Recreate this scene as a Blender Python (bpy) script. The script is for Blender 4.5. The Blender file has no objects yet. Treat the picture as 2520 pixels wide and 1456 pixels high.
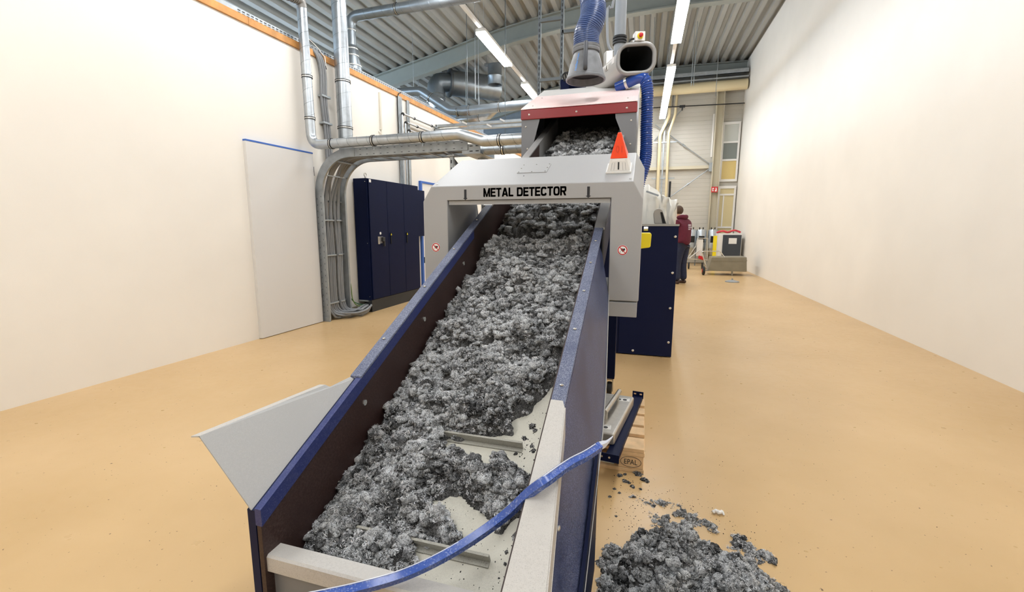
import bpy, math, random
import numpy as np
from mathutils import Vector, Matrix

random.seed(7); RNG = np.random.default_rng(11)
SC = bpy.context.scene
COL = SC.collection
PI = math.pi

# ------------------------------------------------------------------ camera
cam_d = bpy.data.cameras.new('camera')
cam = bpy.data.objects.new('camera', cam_d); COL.objects.link(cam)
cam_d.sensor_fit = 'HORIZONTAL'; cam_d.sensor_width = 36.0
cam_d.lens = 36.0 * 1110.0 / 2520.0
cam_d.shift_x = 22.0 / 2520.0
cam_d.clip_start = 0.02; cam_d.clip_end = 200
cam.location = (0, 0, 1.38)
cam.rotation_euler = (PI / 2 - math.radians(8.9), 0, math.radians(17.05))
SC.camera = cam

# ------------------------------------------------------------------ world, exposure
w = bpy.data.worlds.new('world'); SC.world = w; w.use_nodes = True
bg = w.node_tree.nodes['Background']; bg.inputs[0].default_value = (0.75, 0.85, 1.0, 1); bg.inputs[1].default_value = 0.6
vs = SC.view_settings
vs.view_transform = 'Standard'; vs.look = 'None'; vs.gamma = 1.0; vs.use_curve_mapping = False
vs.exposure = 0.0
SC.cycles.max_bounces = 6; SC.cycles.diffuse_bounces = 3; SC.cycles.glossy_bounces = 3; SC.cycles.transmission_bounces = 4; SC.cycles.transparent_max_bounces = 8
SC.cycles.use_adaptive_sampling = True; SC.cycles.adaptive_threshold = .04; SC.cycles.use_light_tree = False
SC.cycles.caustics_reflective = False; SC.cycles.caustics_refractive = False
LAMP_W = 60.0           # watts of each ceiling lamp
LAMP_COL = (0.97, 0.985, 1.0)

# ------------------------------------------------------------------ helpers
def lin(h):
    h = h.lstrip('#'); c = [int(h[i:i+2], 16) / 255 for i in (0, 2, 4)]
    return tuple(x / 12.92 if x <= .04045 else ((x + .055) / 1.055) ** 2.4 for x in c)

MATS = {}
def mat(name, hexcol, rough=.5, metal=0., var=0., vscale=6., bump=0., bscale=80., spec=.5, coat=0., emit=0., alpha=1., trans=0.):
    if name in MATS: return MATS[name]
    m_ = bpy.data.materials.new(name); m_.use_nodes = True
    nt = m_.node_tree; b = nt.nodes['Principled BSDF']
    c = lin(hexcol)
    b.inputs['Base Color'].default_value = (*c, 1); b.inputs['Roughness'].default_value = rough
    b.inputs['Metallic'].default_value = metal; b.inputs['Specular IOR Level'].default_value = spec
    b.inputs['Coat Weight'].default_value = coat; b.inputs['Coat Roughness'].default_value = .15
    if emit: b.inputs['Emission Color'].default_value = (*c, 1); b.inputs['Emission Strength'].default_value = emit
    if alpha < 1: b.inputs['Alpha'].default_value = alpha
    if trans: b.inputs['Transmission Weight'].default_value = trans
    tc = nt.nodes.new('ShaderNodeTexCoord')
    if var:
        n = nt.nodes.new('ShaderNodeTexNoise'); n.inputs['Scale'].default_value = vscale; n.inputs['Detail'].default_value = 6
        nt.links.new(tc.outputs['Object'], n.inputs['Vector'])
        r = nt.nodes.new('ShaderNodeValToRGB')
        r.color_ramp.elements[0].position = .3; r.color_ramp.elements[1].position = .7
        r.color_ramp.elements[0].color = (*[x * (1 - var) for x in c], 1)
        r.color_ramp.elements[1].color = (*[min(1, x * (1 + var)) for x in c], 1)
        nt.links.new(n.outputs['Fac'], r.inputs['Fac']); nt.links.new(r.outputs['Color'], b.inputs['Base Color'])
    if bump:
        n2 = nt.nodes.new('ShaderNodeTexNoise'); n2.inputs['Scale'].default_value = bscale; n2.inputs['Detail'].default_value = 4
        nt.links.new(tc.outputs['Object'], n2.inputs['Vector'])
        bp = nt.nodes.new('ShaderNodeBump'); bp.inputs['Strength'].default_value = bump; bp.inputs['Distance'].default_value = .002
        nt.links.new(n2.outputs['Fac'], bp.inputs['Height']); nt.links.new(bp.outputs['Normal'], b.inputs['Normal'])
    MATS[name] = m_
    return m_

def dusty(name, hexcol, dusthex, amount=.5, speck=260., rough=.4, patch=7., metal=0.):
    """paint with specks of pale fibre dust lying on it"""
    m_ = mat(name, hexcol, rough, metal)
    nt = m_.node_tree; b = nt.nodes['Principled BSDF']
    tc = nt.nodes.new('ShaderNodeTexCoord')
    n1 = nt.nodes.new('ShaderNodeTexNoise'); n1.inputs['Scale'].default_value = speck; n1.inputs['Detail'].default_value = 2
    n2 = nt.nodes.new('ShaderNodeTexNoise'); n2.inputs['Scale'].default_value = patch; n2.inputs['Detail'].default_value = 5
    n3 = nt.nodes.new('ShaderNodeTexNoise'); n3.inputs['Scale'].default_value = speck * .28; n3.inputs['Detail'].default_value = 6
    for n in (n1, n2, n3): nt.links.new(tc.outputs['Object'], n.inputs['Vector'])
    def ramp(src, a, bb):
        r = nt.nodes.new('ShaderNodeMapRange'); r.inputs['From Min'].default_value = a; r.inputs['From Max'].default_value = bb
        nt.links.new(src, r.inputs['Value']); return r.outputs['Result']
    def math_(op, a, bb):
        r = nt.nodes.new('ShaderNodeMath'); r.operation = op; r.use_clamp = True
        for i, v in enumerate((a, bb)):
            if isinstance(v, (int, float)): r.inputs[i].default_value = v
            else: nt.links.new(v, r.inputs[i])
        return r.outputs[0]
    specks = ramp(n1.outputs['Fac'], .60 - .1 * amount, .70 - .1 * amount)
    film = ramp(n3.outputs['Fac'], .42, .75)
    pat = ramp(n2.outputs['Fac'], .36, .62)
    f = math_('MULTIPLY', math_('ADD', math_('MULTIPLY', specks, math_('ADD', pat, .45)), math_('MULTIPLY', math_('MULTIPLY', film, pat), .55)), amount)
    mx = nt.nodes.new('ShaderNodeMix'); mx.data_type = 'RGBA'
    nt.links.new(f, mx.inputs['Factor'])
    mx.inputs['A'].default_value = (*lin(hexcol), 1); mx.inputs['B'].default_value = (*lin(dusthex), 1)
    nt.links.new(mx.outputs['Result'], b.inputs['Base Color'])
    rr = nt.nodes.new('ShaderNodeMapRange'); rr.inputs['To Min'].default_value = rough; rr.inputs['To Max'].default_value = .9
    nt.links.new(f, rr.inputs['Value']); nt.links.new(rr.outputs['Result'], b.inputs['Roughness'])
    return m_

def catmull(pts, n=8):
    P = [Vector(p) for p in pts]; out = []
    for i in range(len(P) - 1):
        p0 = P[max(i-1, 0)]; p1 = P[i]; p2 = P[i+1]; p3 = P[min(i+2, len(P)-1)]
        for k in range(n):
            t = k / n
            out.append(.5 * ((2*p1) + (p2-p0)*t + (2*p0-5*p1+4*p2-p3)*t*t + (3*p1-p0-3*p2+p3)*t**3))
    out.append(P[-1]); return out

def fillet(pts, r, n=6):
    """polyline with rounded corners"""
    P = [Vector(p) for p in pts]; out = [P[0]]
    for i in range(1, len(P)-1):
        a = (P[i-1]-P[i]); b = (P[i+1]-P[i]); la, lb = a.length, b.length
        a.normalize(); b.normalize(); ang = a.angle(b)
        d = min(r / max(math.tan(ang/2), 1e-4), la*.49, lb*.49)
        p1 = P[i] + a*d; p2 = P[i] + b*d
        for k in range(n+1):
            t = k/n; out.append((1-t)**2*p1 + 2*t*(1-t)*P[i] + t*t*p2)
    out.append(P[-1]); return out

class MB:
    def __init__(s, T=None): s.v = []; s.f = []; s.T = T
    def add(s, vs_, fs):
        o = len(s.v)
        s.v += [tuple(s.T(*v)) if s.T else tuple(v) for v in vs_]
        s.f += [tuple(i + o for i in f) for f in fs]; return s
    def box(s, x0, x1, y0, y1, z0, z1):
        v = [(x0,y0,z0),(x1,y0,z0),(x1,y1,z0),(x0,y1,z0),(x0,y0,z1),(x1,y0,z1),(x1,y1,z1),(x0,y1,z1)]
        return s.add(v, [(0,3,2,1),(4,5,6,7),(0,1,5,4),(1,2,6,5),(2,3,7,6),(3,0,4,7)])
    def obox(s, c, ax, ay, az):
        c, ax, ay, az = map(Vector, (c, ax, ay, az)); v = []
        for k in (-1, 1):
            for i, j in ((-1,-1),(1,-1),(1,1),(-1,1)): v.append(c + ax*i*.5 + ay*j*.5 + az*k*.5)
        return s.add(v, [(0,3,2,1),(4,5,6,7),(0,1,5,4),(1,2,6,5),(2,3,7,6),(3,0,4,7)])
    def prism(s, poly, d):
        """polygon (list of 3D points) extruded by vector d"""
        n = len(poly); d = Vector(d); P = [Vector(p) for p in poly]
        nn = Vector((0,0,0))
        for i in range(n): nn += P[i].cross(P[(i+1) % n])
        if nn.dot(d) > 0: P.reverse()
        v = P + [p + d for p in P]
        fs = [tuple(range(n)), tuple(range(2*n-1, n-1, -1))] + [((i+1) % n, i, i+n, (i+1) % n+n) for i in range(n)]
        return s.add(v, fs)
    def tube(s, path, r, n=12, caps=True, closed=False, flat=None):
        P = [Vector(p) for p in path]; m_ = len(P)
        R = r if hasattr(r, '__len__') else [r]*m_
        t = [((P[(i+1) % m_] if closed else P[min(i+1, m_-1)]) - (P[i-1] if (closed or i) else P[0])).normalized() for i in range(m_)]
        u = t[0].orthogonal().normalized()
        if abs(t[0].z) < .9: u = (Vector((0,0,1)) - t[0]*t[0].z).normalized()
        vs_ = []
        for i in range(m_):
            if i:
                q = t[i-1].rotation_difference(t[i]); u = q @ u
            u = (u - t[i]*u.dot(t[i])).normalized(); b = t[i].cross(u)
            for k in range(n):
                a = 2*PI*k/n; ru, rb = math.cos(a)*R[i], math.sin(a)*R[i]
                if flat: ru *= flat[0]; rb *= flat[1]
                vs_.append(P[i] + u*ru + b*rb)
        fs = []
        for i in range(m_ if closed else m_-1):
            j = (i+1) % m_
            for k in range(n): fs.append((i*n+k, i*n+(k+1) % n, j*n+(k+1) % n, j*n+k))
        if caps and not closed:
            fs.append(tuple(range(n-1, -1, -1))); fs.append(tuple((m_-1)*n+k for k in range(n)))
        return s.add(vs_, fs)
    def cyl(s, p0, p1, r, n=12, r1=None): return s.tube([p0, p1], [r, r if r1 is None else r1], n)
    def lathe(s, prof, c=(0,0,0), n=24, axis='z', close=False):
        """prof: list of (radius, height)"""
        vs_ = []; c = Vector(c)
        for rr, h in prof:
            for k in range(n):
                a = 2*PI*k/n
                p = {'z': (rr*math.cos(a), rr*math.sin(a), h), 'y': (rr*math.cos(a), h, rr*math.sin(a)), 'x': (h, rr*math.cos(a), rr*math.sin(a))}[axis]
                vs_.append(c + Vector(p))
        fs = []; m_ = len(prof)
        for i in range(m_-1):
            for k in range(n):
                q = (i*n+k, i*n+(k+1) % n, (i+1)*n+(k+1) % n, (i+1)*n+k)
                fs.append(q if axis != 'y' else q[::-1])
        if close:
            a = tuple(range(n)); b = tuple((m_-1)*n+k for k in range(n))
            fs += [a[::-1], b] if axis != 'y' else [a, b[::-1]]
        return s.add(vs_, fs)
    def ball(s, c, r, n=10, sc=(1,1,1)):
        pr = [(math.sin(PI*i/n)*1e-9 + math.sin(PI*i/n), -math.cos(PI*i/n)) for i in range(n+1)]
        c = Vector(c); vs_ = []; k2 = 2*n
        for rr, h in pr:
            for k in range(k2): vs_.append(c + Vector((rr*math.cos(PI*k/n)*r*sc[0], rr*math.sin(PI*k/n)*r*sc[1], h*r*sc[2])))
        fs = [(i*k2+k, i*k2+(k+1) % k2, (i+1)*k2+(k+1) % k2, (i+1)*k2+k) for i in range(n) for k in range(k2)]
        return s.add(vs_, fs)
    def build(s, name, material, parent=None, smooth=False, bevel=0., seg=2, angle=40):
        me = bpy.data.meshes.new(name); me.from_pydata([tuple(v) for v in s.v], [], s.f); me.update()
        me.validate()
        o = bpy.data.objects.new(name, me); COL.objects.link(o)
        for mm in (material if isinstance(material, (list, tuple)) else [material]): me.materials.append(mm)
        if smooth or bevel:
            me.polygons.foreach_set('use_smooth', [True]*len(me.polygons))
            me.set_sharp_from_angle(angle=math.radians(angle))
        if bevel:
            b = o.modifiers.new('bevel', 'BEVEL'); b.width = bevel; b.segments = seg; b.limit_method = 'ANGLE'; b.angle_limit = math.radians(35)
            b.harden_normals = True
        if parent is not None: attach(o, parent)
        return o

def attach(o, parent):
    o.parent = parent
    o.matrix_parent_inverse = Matrix.Translation(-Vector(parent.location))

def thing(name, label, cat, loc=(0,0,0), group=None):
    o = bpy.data.objects.new(name, None); COL.objects.link(o); o.location = loc; o.empty_display_size = .1
    return tag(o, label, cat, group)
def tag(o, label, cat, group=None, kind=None):
    if label: o['label'] = label
    if cat: o['category'] = cat
    if group: o['group'] = group
    if kind: o['kind'] = kind
    return o
def struct(o, label=None):
    o['kind'] = 'structure'
    if label: o['label'] = label
    return o
def sempty(name, label=None):
    o = bpy.data.objects.new(name, None); COL.objects.link(o); return struct(o, label)

def text_mesh(s, offset=0., space=1.):
    """lettering as triangles in the unit square frame: x along, y up; returns verts, faces, width, height"""
    cu = bpy.data.curves.new('lettering', 'FONT'); cu.body = s; cu.offset = offset; cu.space_character = space; cu.resolution_u = 3
    o = bpy.data.objects.new('lettering', cu); COL.objects.link(o)
    bpy.context.view_layer.update()
    me = bpy.data.meshes.new_from_object(o.evaluated_get(bpy.context.evaluated_depsgraph_get()))
    v = np.array([x.co[:] for x in me.vertices]); f = [tuple(p.vertices) for p in me.polygons]
    bpy.data.objects.remove(o); bpy.data.curves.remove(cu); bpy.data.meshes.remove(me)
    v[:, 0] -= v[:, 0].min(); v[:, 1] -= v[:, 1].min()
    return v, f, v[:, 0].max(), v[:, 1].max()
def text_obj(name, s, material, parent, fn, w_, h_, offset=0., space=1.):
    """fn(u, v) maps lettering coordinates in metres to world"""
    v, f, W_, H_ = text_mesh(s, offset, space)
    mb = MB(); mb.add([fn(a[0]/W_*w_, a[1]/H_*h_) for a in v], f)
    return mb.build(name, material, parent)

# wall frame: a along the left wall, o out of it into the hall, z up
WY = math.radians(-2.4)
WD = Vector((-math.sin(WY), math.cos(WY), 0)); WN = Vector((math.cos(WY), math.sin(WY), 0))
def W(a, o, z): return WD*a + WN*(o - 4.63) + Vector((0, 0, z))
SL = math.tan(math.radians(24.0))         # slope of the conveyor

def noise2(x, y, seed=0):
    r = np.random.default_rng(seed); n = 256
    g = r.random((n, n)) * 2 * np.pi; gx, gy = np.cos(g), np.sin(g)
    xi = np.floor(x).astype(int); yi = np.floor(y).astype(int); xf = x - xi; yf = y - yi
    def dot(ix, iy, dx, dy): return gx[ix % n, iy % n]*dx + gy[ix % n, iy % n]*dy
    u = xf**3*(xf*(xf*6-15)+10); v_ = yf**3*(yf*(yf*6-15)+10)
    a = dot(xi, yi, xf, yf)*(1-u) + dot(xi+1, yi, xf-1, yf)*u
    b = dot(xi, yi+1, xf, yf-1)*(1-u) + dot(xi+1, yi+1, xf-1, yf-1)*u
    return (a*(1-v_) + b*v_)*1.5
def billow(x, y, seed): return 1 - 2*np.abs(noise2(x, y, seed))
# ------------------------------------------------------------------ materials
m_wall = mat('white_plaster', '#f0ebe2', .8, var=.025, vscale=1.2, bump=.15, bscale=120)
m_deck = mat('galvanised_roof_sheet', '#a0a19d', .55, .15, var=.05, vscale=1.5)
m_girder = mat('painted_steel_girder', '#8e938e', .55, var=.03)
m_panelwall = mat('cream_wall_panel', '#c4c0b6', .6, var=.02, vscale=2)
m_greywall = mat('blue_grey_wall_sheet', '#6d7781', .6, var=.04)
m_wood = mat('pine_beam', '#c98f50', .6, var=.18, vscale=9)
m_zinc = mat('galvanised_duct', '#b6bcc1', .30, .85, var=.10, vscale=14)
m_zincd = mat('weathered_zinc', '#a3a9ad', .45, .6, var=.15, vscale=10)
m_seam = mat('duct_seam', '#6f7477', .5, .6)
m_rubber = mat('black_rubber', '#1b1c1e', .6)
m_steel = mat('brushed_stainless', '#c2beb6', .32, .7, var=.06, vscale=30)
m_cable = mat('grey_cable_sheath', '#808284', .45, var=.05)
m_navy = mat('navy_powder_coat', '#0a1434', .5, var=.04, spec=.12)
m_navy2 = mat('navy_machine_paint', '#0c1638', .48, spec=.18)
m_plinth = mat('dark_plinth', '#26282b', .5)
m_white = mat('white_lacquer', '#eceae6', .35)
m_tape = mat('blue_masking_tape', '#3a66b8', .6)
m_black = mat('matt_black', '#08080a', .7)
m_print = mat('black_print', '#1d1f24', .5)
m_red = mat('red_print', '#c42026', .45)
m_det = mat('grey_powder_coat', '#a4a4a4', .42, var=.015, vscale=3, bump=.35, bscale=420)
m_detin = mat('grey_detector_lining', '#8d9093', .4)
m_orange = mat('orange_lens', '#ff4a1c', .25, spec=.6)
m_yellow = mat('yellow_plastic', '#f2dc1e', .35)
m_skirt = dusty('dusty_blue_paint', '#263158', '#8d97b8', .75, 420, .36, 4); m_skirt.node_tree.nodes['Principled BSDF'].inputs['Specular IOR Level'].default_value = .25
m_rail = dusty('fibre_dusted_blue_rail', '#394262', '#979cab', .95, 520, .5, 5)
m_band = dusty('blue_edge_paint', '#202c66', '#7c83a6', .3, 300, .35, 6)
m_lining = dusty('brown_plywood_lining', '#2c1713', '#8a7a73', .22, 420, .5, 6)
m_railgrey = mat('pale_steel_rail', '#a9a8a6', .35, .4, var=.06)
m_capwhite = dusty('dusted_pale_steel', '#bfbbb5', '#85827d', .36, 420, .55, 9)
m_wing = dusty('dusted_grey_sheet', '#a9a9a8', '#b9b9b8', .5, 500, .45, 4)
m_belt = dusty('cream_conveyor_belt', '#c9c5b7', '#6d6a62', .34, 620, .5, 8)
m_cleat = dusty('belt_cleat_grey', '#a29f94', '#5a5853', .4, 260, .5, 6)
m_screw = mat('bright_screw', '#d8d8d4', .25, .8)
m_hoodred = mat('red_machine_paint', '#86121a', .30, coat=.4)
m_hoodpink = dusty('glare_tinted_red_paint', '#efcfcb', '#fbf3f1', .95, 300, .32, 3)  # pale pink and its specks paint gloss glare onto the red top
m_hoodgrey = mat('silver_cover_paint', '#e2e0dd', .35, .1)
m_hoodside = mat('grey_side_paint', '#77787c', .4)
m_lamp = mat('lamp_diffuser', '#fff6e6', .4, emit=1.)
m_lampbody = mat('lamp_housing', '#e8e6e0', .4)
m_beige = mat('beige_pipe', '#d5c6a0', .4)
m_glass = mat('window_glass', '#d8dcd8', .08, trans=.0, spec=.6)
_e = m_lamp.node_tree.nodes['Principled BSDF']
_e.inputs['Emission Color'].default_value = (*LAMP_COL, 1); _e.inputs['Emission Strength'].default_value = LAMP_W / (PI * .2 * 1.9)

# epoxy floor
m_floor = mat('beige_epoxy_floor', '#d3ad76', .30, spec=.45)
nt = m_floor.node_tree; b = nt.nodes['Principled BSDF']; tc = nt.nodes.new('ShaderNodeTexCoord')
n1 = nt.nodes.new('ShaderNodeTexNoise'); n1.inputs['Scale'].default_value = .9; n1.inputs['Detail'].default_value = 8
n2 = nt.nodes.new('ShaderNodeTexNoise'); n2.inputs['Scale'].default_value = 55; n2.inputs['Detail'].default_value = 3
for n in (n1, n2): nt.links.new(tc.outputs['Object'], n.inputs['Vector'])
r = nt.nodes.new('ShaderNodeValToRGB'); r.color_ramp.elements[0].position = .25; r.color_ramp.elements[1].position = .75
r.color_ramp.elements[0].color = (*lin('#c4a270'), 1); r.color_ramp.elements[1].color = (*lin('#d6b586'), 1)
nt.links.new(n1.outputs['Fac'], r.inputs['Fac'])
r2 = nt.nodes.new('ShaderNodeMapRange'); r2.inputs['From Min'].default_value = .70; r2.inputs['From Max'].default_value = .74
nt.links.new(n2.outputs['Fac'], r2.inputs['Value'])
mx = nt.nodes.new('ShaderNodeMix'); mx.data_type = 'RGBA'; mx.inputs['B'].default_value = (*lin('#6a5238'), 1)
nt.links.new(r2.outputs['Result'], mx.inputs['Factor']); nt.links.new(r.outputs['Color'], mx.inputs['A'])
nt.links.new(mx.outputs['Result'], b.inputs['Base Color'])
n3 = nt.nodes.new('ShaderNodeTexNoise'); n3.inputs['Scale'].default_value = 14; nt.links.new(tc.outputs['Object'], n3.inputs['Vector'])
r3 = nt.nodes.new('ShaderNodeMapRange'); r3.inputs['To Min'].default_value = .22; r3.inputs['To Max'].default_value = .42
nt.links.new(n3.outputs['Fac'], r3.inputs['Value']); nt.links.new(r3.outputs['Result'], b.inputs['Roughness'])

# ------------------------------------------------------------------ the hall
Y0, Y1, XL, XR = -5.0, 18.0, -9.6, 3.1
struct(MB().box(XL, XR, Y0, Y1, -.12, 0).build('floor', m_floor), 'glossy beige epoxy floor')
ca = 14.9
struct(MB(W).box(-5.0, 18.3, -.14, 0, 0, 3.65).build('wall_left', m_wall), 'white plastered partition wall')
# pine beam in lengths on top of the partition
tr = sempty('trim_1', 'pine beam along the top of the white partition')
a0 = -5.0
for L in (4.4, 4.9, 4.8, 4.5, 4.7):
    MB(W).box(a0 + .004, min(a0 + L, 18.3), -.12, .02, 3.65, 3.735).build('beam_length', m_wood, tr, bevel=.006); a0 += L
# perforated galvanised edging above the beam, with its rows of slots
pe = sempty('trim_2', 'perforated galvanised strip above the pine beam')
MB(W).box(-5.0, 18.3, -.03, -.02, 3.735, 3.80).build('strip', m_zincd, pe)
sl = MB(W)
a = 4.2
while a < 15:
    for zz in (3.752, 3.778): sl.box(a, a + .035, -.0199, -.018, zz - .006, zz + .006)
    a += .06
o = sl.build('slots', m_plinth, pe); o['kind'] = 'stuff'
bb = sempty('baseboard_left', 'low grey skirting along the white wall')
m_base = mat('grey_skirting', '#8f8674', .6)
MB(W).box(5.19, 6.0, 0, .012, 0, .09).build('skirting_board', m_base, bb)
MB(W).box(7.6, 8.08, 0, .012, 0, .09).build('skirting_board', m_base, bb)
MB(W).box(9.15, 18, 0, .012, 0, .09).build('skirting_board', m_base, bb)
struct(MB().box(XR, XR + .15, Y0, Y1, 0, 6.84).build('wall_right', m_wall), 'white wall along the right of the hall')
struct(MB().box(XL, XR + .15, Y0 - .15, Y0, 0, 6.9).build('wall_back', m_wall), 'white wall behind the viewpoint')
wo = sempty('wall_outer_left', 'outer wall beyond the partition')
MB().box(XL - .15, XL, Y0, Y1, 0, 3.7).build('wall_lower', m_panelwall, wo)
MB().box(XL - .15, XL, Y0, Y1, 4.75, 5.3).build('wall_upper', m_panelwall, wo)
# made-up glowing window strip, added high in the outer wall for cool light
for i in range(8):
    y0 = Y0 + 23 / 8 * i
    wi = sempty('window_%d' % (i + 1), 'added glowing strip window, unseen, for cool light on the roof deck')
    fr = MB()
    for (c0, c1, d0, d1) in ((0, 2.875, 0, .06), (0, 2.875, .99, 1.05), (0, .06, .06, .99), (2.815, 2.875, .06, .99)):
        fr.box(XL - .1, XL - .04, y0 + c0, y0 + c1, 3.7 + d0, 3.7 + d1)
    fr.build('window_frame', m_white, wi)
    gl = bpy.data.materials.get('added_glow_pane')
    if gl is None:
        gl = mat('added_glow_pane', '#dfeaff', .2); g_ = gl.node_tree.nodes['Principled BSDF']
        g_.inputs['Emission Color'].default_value = (.62, .80, 1, 1); g_.inputs['Emission Strength'].default_value = 14; gl.cycles.emission_sampling = 'NONE'
    MB().box(XL - .08, XL - .06, y0 + .06, y0 + 2.815, 3.76, 4.69).build('pane', gl, wi)

# roof: trapezoid deck in sheets of three ribs, following the shallow arch
PX = np.array([-10.2, -7.2, -5.3, -3.7, -1.8, -.6, 1.5, 3.4]); PZ = np.array([5.05, 5.72, 6.10, 6.50, 6.72, 6.85, 6.85, 6.8])
def roof(x): return float(np.interp(x, PX, PZ))
ce = sempty('ceiling', 'ribbed metal roof deck')
pitch = .29
x = -9.9
while x < XR + .1:
    prof = []
    for k in range(3):
        xx = x + k * pitch
        for dx, dz in ((0, 0), (.11, 0), (.15, .10), (.25, .10)): prof.append((xx + dx, roof(xx + dx) + dz))
    prof.append((x + 3*pitch, roof(x + 3*pitch)))
    v = []; f = []
    for yy in (Y0, Y1):
        v += [(px, yy, pz) for px, pz in prof]
    n = len(prof); f = [(i, i + n, i + n + 1, i + 1) for i in range(n - 1)]
    mb = MB().add(v, f)
    mb.add([(px, yy, pz + .02) for yy in (Y0, Y1) for px, pz in prof], [tuple(reversed(q)) for q in f])
    mb.build('deck_sheet', m_deck, ce)
    x += 3*pitch
rf = MB(); v = []
for xx, zz in zip(PX, PZ):
    for yy in (Y0 - .2, Y1 + .3):
        for dz in (.125, .30): v.append((xx, yy, zz + dz))
f = []
for i in range(len(PX) - 1):
    k = i*4; f += [(k, k+2, k+6, k+4), (k+1, k+5, k+7, k+3), (k, k+4, k+5, k+1), (k+2, k+3, k+7, k+6)]
struct(rf.add(v, f).build('ceiling_insulation', m_deck), 'roof above the deck')
# arched roof girders (I-section)
def girder(y, name, label):
    g = sempty(name, label)
    xs = np.linspace(-9.5, XR, 26)
    for part, (z0, z1, hw) in {'web': (-.40, -.03, .012), 'bottom_flange': (-.435, -.40, .11), 'top_flange': (-.03, 0, .11)}.items():
        mb = MB(); v = []
        sm = np.interp(xs, PX, PZ)
        sm = np.convolve(np.pad(sm, 2, mode='edge'), np.ones(5)/5, 'valid')
        for xx, zz in zip(xs, sm):
            for dy, dz in ((-hw, z0), (hw, z0), (hw, z1), (-hw, z1)): v.append((xx, y + dy, zz + dz))
        f = [(i*4 + k, i*4 + (k+1) % 4, i*4 + 4 + (k+1) % 4, i*4 + 4 + k) for i in range(len(xs)-1) for k in range(4)]
        f += [(0, 3, 2, 1), tuple((len(xs)-1)*4 + k for k in range(4))]
        mb.add(v, [q[::-1] for q in f]).build(part, m_girder, g, smooth=True)
girder(12.2, 'roof_girder', 'arched grey steel roof girder crossing the ceiling')
girder(17.85, 'roof_edge_girder', 'steel girder where the roof meets the far wall')
girder(6.2, 'near_roof_girder', 'steel roof girder nearest the viewpoint')

# far wall of horizontal panels, each with its shallow flutes
def fluted(x0, x1, z0, z1, y, mat_, parent, n=7):
    mb = MB(); v = []; prof = []
    h = (z1 - z0 - .012) / n
    for i in range(n):
        a_ = z0 + .006 + i*h
        prof += [(a_, .006), (a_ + .008, 0), (a_ + h - .008, 0)]
    prof.append((z1 - .006, .006))
    for xx in (x0, x1): v += [(xx, y + d, zz) for zz, d in prof]
    n_ = len(prof); mb.add(v, [(i, i + n_, i + n_ + 1, i + 1) for i in range(n_ - 1)])
    mb.box(x0, x1, y + .006, y + .05, z0, z1)
    return mb.build('wall_panel', mat_, parent)
wf = sempty('wall_far', 'cream panelled wall at the far end')
wg = sempty('wall_far_left', 'darker blue grey panelled wall at the far left')  # left stretch in a darker blue grey than the cream panels
for i in range(7):
    z0 = .02 + i*1.0
    fluted(-1.4, 3.1, z0, min(z0 + 1.0, 6.9), 17.95, m_panelwall, wf)
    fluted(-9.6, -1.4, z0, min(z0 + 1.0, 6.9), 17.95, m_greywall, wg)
struct(MB().box(XL, XR + .15, 18.0, 18.15, 0, 7.0).build('wall_far_backing', m_panelwall), 'backing of the far wall')

# ------------------------------------------------------------------ lamps
def lamp(x, y0, y1, where, grp):
    t = thing('ceiling_lamp', where, 'lamp', (x, (y0 + y1)/2, 5.05), grp)
    MB().box(x - .10, x + .10, y0, y1, 5.06, 5.12).build('housing', m_lampbody, t, bevel=.01)
    MB().box(x - .095, x + .095, y0 + .01, y1 - .01, 5.02, 5.06).build('diffuser', m_lamp, t)
    for yy in (y0 + .2, y1 - .2):
        MB().cyl((x, yy, 5.12), (x, yy, roof(x) + .02), .004, 6).build('suspension_wire', m_zincd, t)
lamp(-3.16, 8.81, 10.72, 'long lit ceiling lamp left of the blue suction hose, nearer of the two', 'lit ceiling lamps')
lamp(-3.16, 12.23, 14.14, 'lit ceiling lamp partly behind the red hood, farther left of the two', 'lit ceiling lamps')
lamp(-3.16, 15.65, 17.4, 'farthest ceiling lamp of the left row behind the red hood', 'lit ceiling lamps')
lamp(.47, 8.50, 10.43, 'wide bright ceiling lamp at the top right edge', 'lit ceiling lamps')
lamp(.47, 11.96, 13.72, 'lit ceiling lamp on the right, first behind the gap in the row', 'lit ceiling lamps')
lamp(.47, 13.74, 15.5, 'lit ceiling lamp on the right, middle of the long lit strip', 'lit ceiling lamps')
lamp(.47, 15.52, 17.27, 'lit ceiling lamp on the right, lowest end of the strip before the far wall', 'lit ceiling lamps')
for k, (y0, y1) in enumerate(((-3.9, -2.), (-.5, 1.4), (2.7, 4.6), (5.6, 7.5))):
    for x, sd in ((-3.16, 'left'), (.47, 'right')):
        lamp(x, y0, y1, 'overhead ceiling lamp of the %s row, %s from the back wall' % (sd, ('first', 'second', 'third', 'fourth')[k]), 'overhead ceiling lamps')
for x, lb in ((-3.16, 'pale lamp carrier rail running along the ceiling on the left'), (.47, 'pale lamp carrier rail running along the ceiling on the right')):
    t = thing('lamp_rail', lb, 'rail', (x, 6, 5.15))
    MB().box(x - .035, x + .035, Y0 + .3, 17.4, 5.12, 5.17).build('rail', m_lampbody, t)
m_door = mat('door_lacquer', '#dddbd8', .4)
m_zdk = mat('dark_strut_zinc', '#62686b', .5, .5)
# ------------------------------------------------------------------ conveyor
def RZ(y, d=0.): return .19 + d + SL*y          # top of the side rails
def BZ(y, d=0.): return -.10 + d + SL*y         # belt surface
YE = 5.35
cv = thing('conveyor', 'inclined feed conveyor with dusty blue sides carrying grey fibre fluff', 'conveyor', (-.63, 2.0, 0))
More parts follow.
